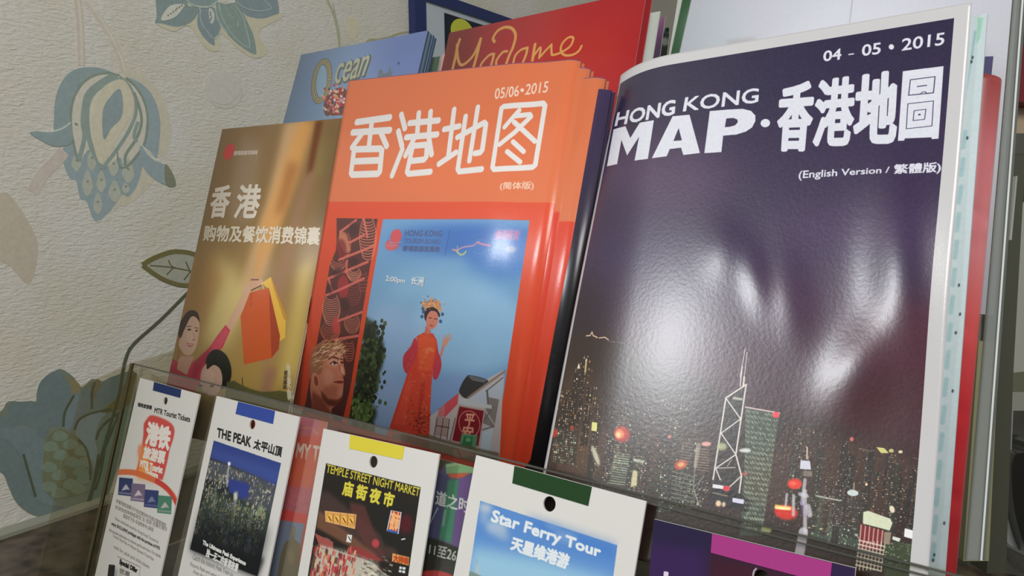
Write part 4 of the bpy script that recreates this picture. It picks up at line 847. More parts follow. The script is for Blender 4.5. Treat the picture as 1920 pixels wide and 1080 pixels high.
    C.text('香港游', [(880, 1010), (868, 760), (845, 756), (850, 1004)], (214, 206, 180), 4, .9); C.text('体验无限', [(845, 930), (852, 800), (830, 800), (818, 930)], (70, 60, 44), 3, .8)
    C.T = lambda q: q; C.noise(2.0)
gp = Page([(418, 242), (645, 221), (549, 737), (318, 690)], .330, H=.205, sig=2)
C = Canvas(gp, 5200, (150, 120, 70)); gold_art(C)
booklet('shopping_booklet', 'gold-brown shopping booklet with a woman in pink raising shopping bags, leftmost of the middle row', 'booklet', gp, printmat('gold_print', C, .45, .2, .3), None, .0022, mat('cream_pages', (190, 176, 140), .6))

# ---- rear row
def plain(name, label, cat, quad, D, art, res=3000, H=.2, group=None, t=.0008, rough=.45, coat=.3, sig=2., edge=None, pr=(0, 0, 0), backc=None):
    pg = Page(quad, D, H=H, sig=sig, pr=pr); C = Canvas(pg, res, (200, 200, 200)); C.T = lambda q: q; art(C)
    m = printmat(name + '_print', C, rough, coat, .2)
    root = empty(name, pg.pt(pg.W / 2, pg.H), label, cat, group)
    sheet('front_page', pg, root, [m, edge or PAPER], t * .5, 0); sheet('back_page', pg, root, [edge or PAPER, edge or PAPER], t * .45, -t * .55)
    return pg, root, m
def ocean_art(C):
    C.vgrad([(0, (132, 156, 192)), (1, (138, 170, 204))]); C.poly([(700, 20), (850, 20), (830, 200), (690, 200)], (112, 126, 176), .8, 25)
    C.crop(520, 40, 5.4)
    C.ell(445, 620, 95, 215, (150, 180, 204), 10); 
    for w_, c in [(46, (84, 90, 92)), (34, (196, 186, 140)), (18, (90, 76, 52)), (7, (206, 200, 176))]: C.line([(448 + 78 * math.cos(t) - 24 * math.sin(t), 606 + 200 * math.sin(t)) for t in np.linspace(0, 6.1, 40)], w_, c, .95)
    C.text('cean', [(575, 650), (880, 560), (955, 340), (620, 440)], (92, 98, 84), 20, .85); C.text('cean', [(570, 644), (874, 554), (950, 336), (616, 436)], (156, 160, 138), 4, .9); C.text('cean', [(566, 640), (868, 550), (945, 332), (610, 432)], (206, 206, 180), 0, .6)
    C.text('Park', [(1010, 640), (1160, 610), (1170, 460), (1030, 500)], (112, 120, 124), 12, .8); C.ell(1225, 425, 12, 14, (70, 80, 130), 0, .8, 3)
    C.ell(600, 830, 120, 170, (120, 70, 60), 30, .9, 4); rs = np.random.RandomState(4)
    for k in range(160): C.ell(590 + rs.randn() * 55, 820 + rs.randn() * 75, 12, 14, [(190, 60, 60), (220, 190, 170), (70, 70, 90), (226, 140, 60), (206, 110, 130), (235, 235, 235)][rs.randint(6)], 0, .8)
    C.poly([(440, 900), (490, 960), (640, 950), (640, 1100), (200, 1100)], (132, 160, 190)); C.T = lambda q: q; C.noise(2)
OQ = [(565, 103), (803, 57), (777, 160), (530, 232)]
opg, oroot, om = plain('park_leaflet', 'front blue leaflet with silver lettering at the rear left, before its stack', 'leaflet', OQ, .372, ocean_art, 5000, .20, edge=mat('blue_grey_edge', (86, 100, 128), .5))
edges = [mat('leaflet_edge', c, .5) for c in [(46, 58, 92), (100, 122, 140), (56, 72, 100), (116, 138, 150), (88, 108, 128), (70, 92, 124)]]
for i in range(6):
    r2 = oroot.copy(); col.objects.link(r2); r2['label'] = ['second', 'third', 'fourth', 'fifth', 'sixth', 'rearmost'][i] + ' leaflet of the blue stack, only its thin right edge showing'; r2['group'] = 'stacked blue leaflets at the rear left'
    off = -opg.n * .0014 * (i + 1) + opg.r * .0003 * (i % 2) - opg.u * .0004 * (i % 3)
    r2.location = Vector(oroot.location) + Vector(off)
    for ch in list(oroot.children):
        c2 = ch.copy(); c2.data = ch.data.copy(); c2.data.materials[0] = edges[i]; c2.data.materials[1] = edges[(i + 3) % 6]; col.objects.link(c2); c2.parent = r2
def red_art(C):
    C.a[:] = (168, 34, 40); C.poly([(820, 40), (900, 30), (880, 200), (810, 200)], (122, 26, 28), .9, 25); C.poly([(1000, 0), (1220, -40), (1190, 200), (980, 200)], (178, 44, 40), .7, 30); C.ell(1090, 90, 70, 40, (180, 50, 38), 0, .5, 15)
    C.crop(840, 40, 6.857); G = (214, 156, 84)
    for q, w_ in [([(150, 235), (118, 340), (100, 440), (50, 650)], 34), ([(115, 300), (122, 440), (150, 545), (210, 550), (330, 430), (420, 228)], 30), ([(420, 225), (375, 420), (325, 600)], 34), ([(590, 420), (530, 435), (440, 530), (410, 600)], 28), ([(590, 420), (575, 490), (545, 590)], 30), ([(760, 385), (700, 400), (625, 500), (620, 580)], 28),
                  ([(597, 262), (580, 215), (640, 120), (740, 75), (830, 100), (868, 190), (835, 330), (790, 430), (750, 540)], 32), ([(1020, 340), (940, 365), (865, 440), (838, 540)], 28), ([(1020, 340), (1005, 420), (965, 520)], 30), ([(1118, 295), (1100, 400), (1085, 500)], 34), ([(1085, 470), (1165, 355), (1190, 350), (1170, 470)], 26), ([(1190, 450), (1250, 380), (1328, 300)], 26), ([(1328, 300), (1330, 400), (1345, 432), (1440, 405), (1560, 330), (1605, 250), (1600, 205), (1540, 212), (1465, 290), (1450, 380), (1500, 435), (1600, 430), (1680, 380), (1715, 318)], 26)]:
        C.line(q, w_, G, 1, sm=True)
    C.T = lambda q: q; C.noise(2)
RQ = [(842, 62), (1214, -19), (1187, 130), (828, 132)]
PINKE = mat('pale_red_edge', (196, 110, 106), .5)
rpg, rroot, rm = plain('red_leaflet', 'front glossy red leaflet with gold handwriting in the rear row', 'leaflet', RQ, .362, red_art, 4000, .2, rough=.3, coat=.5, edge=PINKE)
plain('red_leaflet.001', 'second red leaflet just behind the gold-lettered one, seen as a thin red strip', 'leaflet', [(x + 12, y + 4) for x, y in RQ], .366, lambda C: C.a.__setitem__(slice(None), (150, 28, 34)), 600, .2, rough=.3, coat=.5, edge=PINKE)
def flatart(c): return lambda C: C.a.__setitem__(slice(None), c)
plain('white_leaflet', 'narrow white leaflet edge right behind the red leaflets', 'leaflet', [(1080, 52), (1239, 20), (1221, 116), (1060, 150)], .371, flatart((196, 206, 198)), 600)
plain('purple_leaflet', 'thin purple leaflet edge between the white leaflet and the green-striped sheet', 'leaflet', [(1090, 62), (1249, 30), (1233, 118), (1075, 160)], .375, lambda C: C.vgrad([(0, (156, 104, 144)), (.08, (96, 68, 104)), (.2, (70, 56, 80)), (1, (60, 50, 70))]), 900)
plain('dark_leaflet', 'small dark green speckled leaflet beside the green-striped sheet', 'leaflet', [(1100, 84), (1259, 50), (1246, 112), (1090, 160)], .379, lambda C: (C.a.__setitem__(slice(None), (40, 52, 44)), C.ell(1246, 78, 8, 8, (150, 160, 150), 0, .9, 2), C.ell(1252, 50, 10, 12, (180, 180, 185), 0, 1, 2), C.ell(1250, 56, 4, 6, (30, 40, 36), 0, 1, 1)), 2500)
plain('green_leaflet', 'slim dark green leaflet edge between the blue stack and the red leaflet', 'leaflet', [(806, 110), (826, 104), (816, 150), (796, 156)], .381, flatart((84, 108, 92)), 600)
plain('pink_leaflet', 'slim pink leaflet edge touching the left side of the red leaflet', 'leaflet', [(827, 103), (836, 101), (827, 150), (818, 152)], .377, flatart((214, 176, 170)), 600)
def pale_art(C):
    C.a[:] = (202, 204, 214); C.T = lambda q: q
    C.poly([(1230, -300), (1330, -300), (1262, 110), (1250, 180), (1200, 180)], (208, 210, 204)); C.poly([(1326, -220), (1345, -220), (1273, 103), (1262, 170), (1242, 170), (1257, 105)], (44, 88, 54)); C.ell(1340, 60, 50, 60, (196, 206, 214), 0, .8, 20)
    C.line([(1604, -120), (1598, 0), (1593, 42)], 1.6, (150, 152, 162), .8); C.poly([(1360, 76), (1420, 70), (1410, 78), (1365, 84)], (176, 170, 172), .6, 3); C.noise(1.5)
plain('green_striped_sheet', 'tall pale sheet with a dark green stripe standing behind the purple map', 'leaflet', [(1290, -110), (1925, -250), (1888, 260), (1240, 180)], .352, pale_art, 2500, .188, sig=1.5, rough=.4, coat=.3)

# ---- right end: violet and red rolled booklets
plain('violet_booklet', 'small violet booklet corner peeping above the red rolled booklet', 'booklet', [(1780, 100), (1860, 113), (1856, 200), (1775, 190)], .329, flatart((92, 88, 128)), 600, .18, sig=1.5)
rq = Page([(1790, 134), (1882, 138), (1796, 1066), (1700, 1050)], .3235, H=.196, sig=2.)
def roll(a, b):
    W = rq.W; x = np.clip((a - (W - .0125)) / .0125, 0, 1)
    d = -.0085 * (1 - np.sqrt(np.clip(1 - x ** 2.2, 0, 1)))
    for b0, h in [(.055, .0007), (.098, .0005), (.128, .0006), (.158, .0008)]: d = d - h * np.exp(-((b - b0 - (a - W) * .3) / .0022) ** 2) + h * .7 * np.exp(-((b - b0 - .005) / .004) ** 2)
    return d
rq.disp = roll
C = Canvas(rq, 2500, (190, 46, 52)); C.vgrad([(0, (176, 76, 74)), (.15, (222, 128, 134)), (.35, (226, 134, 138)), (.5, (220, 84, 84)), (.65, (196, 34, 44)), (.85, (170, 28, 36)), (1, (150, 26, 34))])  # pink upper stops are a highlight painted into the red cover colour
booklet('red_rolled_booklet', 'red booklet with a rolled creased spine at the right end of the rack', 'booklet', rq, printmat('red_spine_highlight_print', C, .35, .4, .3), None, .0035, None, 40, 90)

# right side panel of the rack
def mpt(p, off=0.): return onplane(p, mp_.O + mp_.n * off, mp_.n)
rp_ = [mpt(p, -.008) for p in [(1903, -60), (1924, -60), (1842, 1050), (1808, 1050)]]
slab('side_panel', rp_, -N_ * .004, GREYF, rack)['label'] = 'frosted right side panel'
for a_, b_, m_, nm in [((1924, -60), (1842, 1050), mat('edge_dark', (84, 88, 84), .2), 'panel_edge'), ((1920, -60), (1838, 1050), EDGEL, 'panel_edge')]:
    p, q = mpt(a_, -.0078), mpt(b_, -.0078); slab(nm, [p, p + R_ * .0007, q + R_ * .0007, q], N_ * .0006, m_, rack)
p_, q_ = mpt((1903, -60), -.0076), mpt((1808, 1050), -.0076); slab('panel_edge', [p_, p_ + R_ * .0004, q_ + R_ * .0004, q_], N_ * .0003, EDGE, rack)
# shelf and rear panel
bl0, br0 = og.pt(-.14, .200, .012), og.pt(.46, .200, .012)
slab('shelf', [bl0, br0, br0 - N_ * .045, bl0 - N_ * .045], -U_ * .003, ACR2, rack)
bp0, bp1 = og.pt(-.14, .03, -.062), og.pt(.43, .03, -.062)
slab('rear_panel', [bp0, bp1, bp1 - U_ * .26, bp0 - U_ * .26], -N_ * .003, ACR, rack)

# ------------------------------------------------------------------ leaflets of the lower pocket, behind the clear front
def low(name, label, quad, off, art, H=.13, res=5000, pr=(4.5, 0, -3)):
    pg = Page(quad, .3, H=H, pr=pr, sig=.8); TLn = fp(quad[0], off)
    # move to the front plane: scale about the lens keeps the fitted outline
    d0 = np.linalg.norm(pg.O - CAM); s_ = np.linalg.norm(TLn - CAM) / d0
    pg.O = CAM + (pg.O - CAM) * s_; pg.W *= s_
    C = Canvas(pg, res, (200, 200, 200)); C.T = lambda q: q; art(C); return pg, C
def my_art(C):
    C.a[:] = (212, 86, 72)
    C.crop(520, 740, 3.176)
    C.poly([(0, 0), (400, 0), (300, 240), (-20, 260)], (206, 110, 100), .9, 8); C.poly([(120, 170), (160, 90), (210, 110), (250, 170), (230, 240), (130, 240)], (190, 110, 140), .8, 10); C.line([(130, 200), (200, 200), (240, 240)], 8, (220, 140, 130), .7, 3, sm=True)
    C.text('MY TIME', [(108, 372), (330, 420), (340, 326), (122, 288)], (226, 214, 204), 5, .95)
    C.poly([(80, 380), (260, 380), (220, 560), (40, 520)], (214, 96, 62), .8, 14); C.poly([(40, 540), (230, 560), (190, 720), (10, 690)], (190, 96, 118), .95, 6)
    rs = np.random.RandomState(9)
    for k in range(70): x, y = 110 + rs.randn() * 50, 620 + rs.randn() * 45; C.ell(x, y, 8, 8, [(206, 120, 140), (176, 80, 100), (210, 110, 100)][rs.randint(3)], 0, .4, 1)
    C.poly([(10, 680), (190, 715), (160, 770), (0, 740)], (222, 64, 62)); C.poly([(-20, 740), (160, 768), (90, 1200), (-60, 1200)], (122, 140, 176), 1, 2)
    C.poly([(40, 890), (75, 860), (80, 800), (92, 780), (106, 800), (104, 860), (135, 900), (130, 1020), (150, 1200), (0, 1200), (10, 1010)], (120, 108, 80), 1, 2, True); C.ell(93, 815, 13, 26, (140, 124, 92), 0, 1, 2); C.ell(80, 960, 24, 50, (144, 130, 96), 0, .7, 6)
    C.T = lambda q: q; C.noise(2)
def dao_art(C):
    C.a[:] = (92, 84, 132)
    C.crop(760, 800, 3.855)
    C.poly([(-200, -100), (800, -100), (800, 270), (480, 230), (290, 270), (240, 330), (-200, 330)], (78, 70, 56), 1, 3); C.ell(420, 200, 90, 34, (190, 140, 130), 0, .9, 8); C.line([(380, 150), (420, 220)], 5, (90, 70, 60)); C.line([(300, 260), (420, 215), (500, 190)], 6, (90, 80, 66))
    C.poly([(290, 270), (495, 235), (505, 335), (295, 340)], (130, 176, 130)); C.poly([(295, 275), (490, 240), (490, 262), (300, 292)], (170, 200, 160), .9, 2); C.poly([(300, 340), (470, 335), (400, 375), (330, 370)], (206, 96, 62), 1, 3)
    C.poly([(230, 320), (310, 370), (290, 600), (240, 850), (60, 850), (120, 320)], (74, 76, 122), 1, 3); C.poly([(305, 385), (390, 380), (350, 850), (240, 810), (280, 600)], (62, 136, 110), 1, 5); C.poly([(280, 600), (300, 600), (280, 720), (262, 720)], (150, 190, 180), .6, 4); C.poly([(390, 370), (700, 370), (600, 900), (330, 860)], (112, 84, 150), 1, 5)
    C.poly([(0, 830), (180, 800), (400, 880), (700, 900), (700, 1400), (0, 1400)], (38, 40, 36), 1, 4); C.ell(230, 1150, 190, 110, (196, 60, 62), 10, 1, 3)
    C.text('道之时', [(215, 560), (455, 625), (466, 525), (226, 460)], (214, 220, 222), 4); C.line([(232, 590), (178, 700)], 8, (190, 196, 206), .9)
    C.text('11至26日', [(168, 920), (420, 995), (436, 905), (178, 845)], (196, 202, 200), 3)
    C.T = lambda q: q; C.noise(2)
for nm, lb, qd, off, art in [('red_event_leaflet', 'red leaflet with a seated bronze figure, behind the peak and night market cards', [(445, 754), (612, 792), (562, 1080), (382, 1080)], -.0055, my_art),
                             ('event_leaflet', 'green and violet leaflet with white characters, between night market and ferry cards', [(744, 840), (1010, 908), (980, 1080), (690, 1080)], -.0075, dao_art)]:
    pg, C = low(nm, lb, qd, off, art)
    root = empty(nm, pg.pt(pg.W / 2, pg.H), lb, 'leaflet'); m = printmat(nm + '_print', C, .5, .0, spec=.25)
    sheet('front_page', pg, root, m, .0004, 0); sheet('back_page', pg, root, m, .0004, -.0005)

# ------------------------------------------------------------------ cards with punched holes in front
def card(name, label, quad, tab, tabc, hole, hr, art, H, bg=(214, 213, 208), off=.0028):
    pg, C = low(name, label, quad, off, lambda C: C.a.__setitem__(slice(None), bg), H, 5200)
    art(C); C.T = lambda q: q; C.noise(1.2)
    root = empty(name, pg.pt(pg.W / 2, pg.H), label, 'card'); m = printmat(name + '_print', C, .6, .0, spec=.18)
    h = pg.ab(hole)[0]; n = 28; t = .0009
    def ringmesh(nm, outer, mats, z0, z1):
        bm = bmesh.new(); vs = [bm.verts.new((a, b, 0)) for a, b in outer]; es = [bm.edges.new((vs[i], vs[(i + 1) % len(vs)])) for i in range(len(vs))]
        if nm == 'card':
            cs = [bm.verts.new((h[0] + hr * math.cos(2 * math.pi * i / n), h[1] + hr * math.sin(2 * math.pi * i / n), 0)) for i in range(n)]
            es += [bm.edges.new((cs[i], cs[(i + 1) % n])) for i in range(n)]
            bmesh.ops.triangle_fill(bm, edges=es, use_beauty=True)
        else: bm.faces.new(vs)
        base = list(bm.faces); r = bmesh.ops.extrude_face_region(bm, geom=base)
        nv = [v for v in r['geom'] if isinstance(v, bmesh.types.BMVert)]
        for v in nv: v.co.z = 1
        uvl = bm.loops.layers.uv.new('UVMap')
        for f in bm.faces:
            f.material_index = 0 if all(v.co.z > .5 for v in f.verts) else min(1, len(mats) - 1)
            for l in f.loops: l[uvl].uv = (l.vert.co.x / pg.W, 1 - l.vert.co.y / pg.H)
        for v in bm.verts:
            z = z1 if v.co.z > .5 else z0; p = pg.pt(v.co.x, v.co.y, z) - np.array(root.location); v.co = tuple(p)
        bmesh.ops.recalc_face_normals(bm, faces=bm.faces)
        me = bpy.data.meshes.new(nm); bm.to_mesh(me); bm.free()
        for x in mats: me.materials.append(x)
        o = bpy.data.objects.new(nm, me); col.objects.link(o); o.parent = root; return o
    ringmesh('card', [(0, 0), (pg.W, 0), (pg.W, pg.H), (0, pg.H)], [m, WHITEP], -t, 0)
    tb = pg.ab(tab); tb[:2, 1] = np.maximum(tb[:2, 1], 0)
    o = ringmesh('colour_tab', [(tb[0][0], .0001), (tb[1][0], .0001), tuple(tb[2]), tuple(tb[3])], [mat('tab', tabc, .7, .15)], .00002, .00022)
    return pg
def mtr_art(C):
    C.crop(180, 660, 2.571)
    rb = (46, 44, 44); rs = np.random.RandomState(1)
    C.text('港铁旅游票', [(200, 262), (268, 278), (270, 260), (203, 244)], rb, 1.2); C.text('MTR Tourist Tickets', [(280, 292), (452, 338), (454, 312), (284, 268)], rb, 1.2)
    C.poly([(240, 330), (262, 306), (300, 312), (350, 335), (376, 365), (374, 410), (355, 470), (345, 520), (325, 600), (310, 615), (200, 598), (205, 530), (218, 470), (228, 400), (230, 350)], (206, 82, 76), 1, 2, True)
    C.poly([(214, 480), (235, 430), (262, 520), (280, 612), (200, 600)], (232, 150, 76), 1, 12); C.poly([(205, 560), (290, 590), (290, 610), (200, 604)], (236, 160, 80), .9, 5); C.ell(212, 480, 12, 36, (222, 140, 100), 0, .8, 4)
    Wl = (232, 226, 218)
    C.text('港铁', [(238, 440), (348, 470), (362, 368), (252, 338)], Wl, 7); C.text('旅游票', [(226, 508), (326, 540), (336, 482), (234, 454)], Wl, 4); C.text('MTR Tourist', [(212, 550), (318, 585), (322, 555), (216, 520)], Wl, 3); C.text('Tickets', [(232, 590), (296, 612), (300, 584), (236, 560)], Wl, 3)
    C.line([(98, 580), (150, 578), (200, 585), (260, 608), (320, 640), (370, 690), (392, 735)], 14, (216, 110, 66), .95, 1, sm=True); C.line([(290, 620), (350, 665), (392, 740)], 13, (196, 66, 62), .9, 1, sm=True)
    for (x, y), c1, c2 in [((112, 604), (54, 66, 104), (200, 200, 206)), ((172, 632), (120, 106, 132), (216, 206, 206)), ((236, 662), (56, 66, 112), (130, 140, 170)), ((300, 690), (78, 130, 106), (200, 190, 190))]:
        C.poly([(x, y), (x + 66, y + 6), (x + 62, y + 92), (x - 6, y + 84)], c1); C.poly([(x + 10, y + 64), (x + 30, y + 34), (x + 36, y + 36), (x + 52, y + 62), (x + 40, y + 58), (x + 20, y + 62)], c2, .9, 1); C.line([(x, y + 74), (x + 58, y + 80)], 5, c2, .4)
    gt = (112, 106, 100)
    L_ = [('持香港旅游票可于指定期间内无限次乘搭港铁', (96, 726), (336, 846), 20), ('机场快线单程或来回 及 包括 优惠价港币', (92, 756), (340, 866), 20), ('旅客可于各 车站客务中心购买', (130, 798), (276, 868), 20), ('Enjoy unlimited travel for Hong Kong Tourists for', (92, 812), (300, 928), 18), ('enjoy EXCLUSIVE privileges with the purchase of MTR', (74, 836), (306, 958), 18), ('discounted admission to theme parks and more. For details', (62, 866), (310, 996), 18), ('Tourist Day Pass or Airport Express Travel Pass', (80, 894), (276, 1010), 18), ('valid for adult and child tickets', (84, 944), (256, 1044), 16)]
    for tx, p0, p1, h in L_: C.text(tx, [p0, p1, (p1[0] + 2, p1[1] - h), (p0[0] + 2, p0[1] - h)], (70, 66, 62) if 'EXCL' in tx else gt, 1.2 if 'EXCL' in tx else .3, .85)
    C.line([(104, 985), (214, 1036), (206, 1090)], 2, (150, 140, 130)); C.text('Special Offer', [(112, 1026), (196, 1070), (200, 1044), (116, 998)], (40, 38, 36), 2.4); C.text('优惠', [(112, 1062), (160, 1086), (164, 1062), (116, 1040)], (120, 114, 108), 1)
def peak_art(C):
    C.crop(320, 700, 2.843); rb = (38, 38, 38); rs = np.random.RandomState(6)
    C.text('THE PEAK', [(246, 338), (424, 392), (430, 342), (250, 292)], rb, 3); C.text('太平山頂', [(440, 400), (588, 446), (596, 394), (450, 350)], rb, 3)
    q = [(230, 358), (590, 480), (462, 1085), (103, 938)]; C.poly(q, (38, 44, 48))
    C.poly([(230, 358), (590, 480), (562, 610), (480, 560), (300, 480), (212, 450)], (52, 70, 138)); C.poly([(226, 400), (590, 520), (562, 600), (480, 560), (300, 480), (210, 440)], (76, 94, 160), .5, 10)
    C.poly([(205, 455), (300, 485), (480, 560), (562, 600), (540, 760), (410, 690), (380, 680), (310, 600), (188, 560)], (78, 82, 92), 1, 4); C.poly([(310, 560), (420, 590), (412, 660), (380, 672), (310, 630)], (52, 66, 140), 1, 4)
    C.poly([(188, 620), (540, 740), (500, 900), (150, 800)], (62, 74, 64), 1, 10); C.poly([(150, 800), (510, 880), (480, 1090), (100, 940)], (30, 34, 36), .9, 12)
    for k in range(900):
        u_, v_ = rs.rand(), rs.rand() ** 1.2; x = 205 + 350 * u_ - v_ * 110; y = 460 + 130 * u_ + v_ * 400
        if 310 < x < 415 and 565 < y < 665: continue
        c = [(206, 206, 190), (150, 160, 120), (110, 122, 150), (90, 100, 70), (220, 190, 150)][rs.randint(5)]; hh = 5 + 24 * rs.rand() * v_
        C.line([(x, y), (x - hh * .2, y + hh)], 2 + 3.4 * rs.rand(), c, (.4 + .6 * rs.rand()) * (1 - .9 * max(0, v_ - .45)))
    C.line([(312, 478), (306, 520), (300, 600)], 9, (206, 214, 226), .6, 3); C.ell(312, 482, 8, 10, (236, 240, 245), 0, 1, 2); C.poly([(340, 630), (360, 630), (350, 720), (330, 720)], (150, 150, 140), .8, 4); C.poly([(335, 640), (352, 634), (356, 670), (338, 676)], (210, 214, 190), .9, 3); C.poly([(470, 700), (500, 720), (480, 780), (450, 760)], (180, 190, 140), .6, 6)
    for k in range(110):
        u_, v_ = rs.rand(), rs.rand(); x = 205 + 340 * u_ - v_ * 95; y = 500 + 125 * u_ + v_ * 300
        if 300 < x < 425 and 530 < y < 670: continue
        w_, h_ = 5 + 9 * v_, 18 + 60 * v_; dk_ = max(.35, 1 - .7 * v_)
        cc = np.array([(96, 104, 96), (70, 84, 110), (120, 128, 92), (60, 66, 60), (140, 140, 120)][rs.randint(5)]) * dk_
        C.poly([(x, y), (x + w_, y + w_ * .3), (x + w_ - h_ * .2, y + h_), (x - h_ * .2, y + h_ - 2)], tuple(cc), .85)
        for j in range(int(4 + h_ / 6)): q_ = rs.rand(); C.ell(x + w_ * rs.rand() - h_ * .2 * q_, y + h_ * q_, 1.8, 2.4, [(226, 226, 190), (170, 190, 150), (236, 200, 150)][rs.randint(3)], 0, .8 * dk_ + .1)
    for x, y in [(240, 640), (340, 720), (430, 740), (300, 850), (420, 880)]: C.line([(x, y), (x - 16, y + 90)], 16, (120, 132, 96) if y < 760 else (90, 104, 120), .5, 6)
    C.poly([(103, 938), (120, 880), (200, 890), (470, 980), (500, 960), (462, 1085)], (24, 26, 28), .85, 8)
    wh = (214, 213, 208); C.poly([(590, 470), (700, 500), (560, 1200), (440, 1200), (462, 1085)], wh); C.poly([(90, 300), (231, 352), (103, 940), (40, 1200), (-60, 1200)], wh); C.poly([(100, 937), (465, 1084), (430, 1200), (60, 1200)], wh)
    C.poly([(165, 720), (530, 830), (462, 1085), (103, 938)], (22, 26, 30), .55, 22); C.poly([(110, 900), (500, 985), (462, 1085), (103, 938)], (22, 24, 26), .8, 8)
    C.text('The Ultimate Peak Experience', [(168, 916), (396, 1030), (402, 1004), (174, 890)], (226, 226, 222), 2.5); C.text('独一无二的香港夜景', [(186, 974), (354, 1060), (364, 1018), (196, 934)], (222, 222, 218), 2.5)
    g = (130, 128, 124)
    C.text('Catch the historic Peak Tram to', [(116, 990), (330, 1085), (334, 1062), (122, 962)], g, .6); C.text('Victoria Peak and enjoy the view', [(98, 1030), (300, 1120), (304, 1098), (104, 1004)], g, .6); C.text('from the Sky', [(118, 1070), (200, 1110), (204, 1086), (124, 1046)], g, .6)
def temple_art(C):
    C.crop(520, 740, 3.176); rs = np.random.RandomState(11); q = [(290, 408), (856, 552), (700, 1700), (80, 1700)]
    C.poly(q, (40, 36, 32)); Y = (216, 204, 70)
    def inq(*a, **k): pass
    C.poly([(262, 580), (300, 580), (700, 900), (720, 960), (640, 990), (250, 720), (240, 680)], (74, 56, 52), .9, 8); C.poly([(430, 640), (520, 660), (600, 880), (640, 960), (560, 960), (450, 760)], (96, 56, 52), .8, 6); C.poly([(540, 600), (720, 620), (820, 700), (790, 940), (640, 900), (580, 760)], (36, 36, 32), .9, 6); C.ell(765, 770, 40, 60, (92, 30, 38), 0, .8, 10)
    C.poly([(245, 690), (470, 860), (620, 980), (600, 1000), (230, 790)], (130, 88, 66), .8, 5)
    C.poly([(285, 695), (468, 716), (460, 796), (290, 752)], (216, 160, 84)); C.line([(285, 695), (468, 716), (460, 796), (290, 752)], 5, (230, 180, 110), closed=True)
    for x in (312, 354, 398, 440): C.ell(x, 733 + (x - 312) * .12, 15, 20, (240, 190, 90), 0, 1); C.line([(x - 6, 726 + (x - 312) * .12), (x + 6, 748 + (x - 312) * .12)], 6, (120, 66, 30)); C.line([(x + 21, 710), (x + 19, 775)], 3, (130, 80, 40))
    C.poly([(676, 688), (740, 700), (722, 830), (650, 812)], (206, 214, 226)); C.poly([(682, 692), (734, 702), (718, 818), (658, 800)], (180, 70, 60)); C.text('夜市', [(665, 800), (716, 812), (732, 706), (684, 694)], (240, 180, 120), 6); C.poly([(656, 800), (718, 816), (716, 830), (652, 812)], (60, 90, 170))
    C.poly([(416, 832), (446, 836), (438, 882), (410, 876)], (222, 222, 216)); C.line([(424, 846), (436, 868)], 5, (70, 70, 70)); C.poly([(686, 944), (786, 968), (782, 1018), (682, 992)], (222, 160, 92)); C.text('大排档', [(692, 992), (778, 1010), (782, 974), (694, 952)], (180, 80, 40), 5)
    C.poly([(728, 1022), (764, 1028), (760, 1064), (722, 1056)], (214, 220, 222)); C.line([(744, 1020), (740, 1066)], 4, (40, 44, 44)); C.line([(722, 1040), (764, 1046)], 4, (40, 44, 44))
    for k in range(8): C.line([(225 + k * 4, 830 + k * 10), (330, 880 + k * 8)], 5, (196, 96, 90), .8)
    C.poly([(430, 900), (470, 900), (640, 990), (520, 980), (430, 940)], (150, 60, 60), .9, 3); C.ell(585, 885, 22, 26, (190, 70, 76), 0, .9, 3)
    C.poly([(235, 900), (400, 930), (600, 1010), (640, 1300), (160, 1250)], (206, 198, 180), .9, 8)
    for k in range(150):
        x, y = 200 + rs.rand() * 270, 900 + rs.rand() * 190; c = [(190, 60, 60), (160, 40, 50), (226, 180, 130), (80, 60, 50), (210, 110, 90)][rs.randint(5)]; C.line([(x, y), (x - 6, y + 26)], 9, c, .8, 1)
    for k in range(60): x, y = 480 + rs.rand() * 200, 960 + rs.rand() * 120; C.line([(x, y), (x + 14, y + 5)], 7, [(226, 226, 206), (90, 60, 56), (140, 150, 130)][rs.randint(3)], .6, 2)
    C.line([(260, 900), (560, 1000), (650, 1080)], 6, (200, 190, 180), .7, 1); C.line([(760, 858), (740, 862)], 5, (230, 230, 230)); C.ell(300, 860, 20, 6, (150, 96, 80), 30, .8, 2)
    C.text('TEMPLE STREET NIGHT MARKET', [(290, 462), (842, 606), (850, 556), (298, 414)], Y, 1.2); C.text('庙 街 夜 市', [(386, 594), (684, 672), (700, 590), (400, 512)], Y, 6)
    # white margins again
    wh = (214, 213, 208)
    C.poly([(856, 540), (990, 540), (900, 1700), (690, 1700)], wh); C.poly([(100, 300), (291, 400), (176, 1110), (70, 1700), (-60, 1700)], wh)
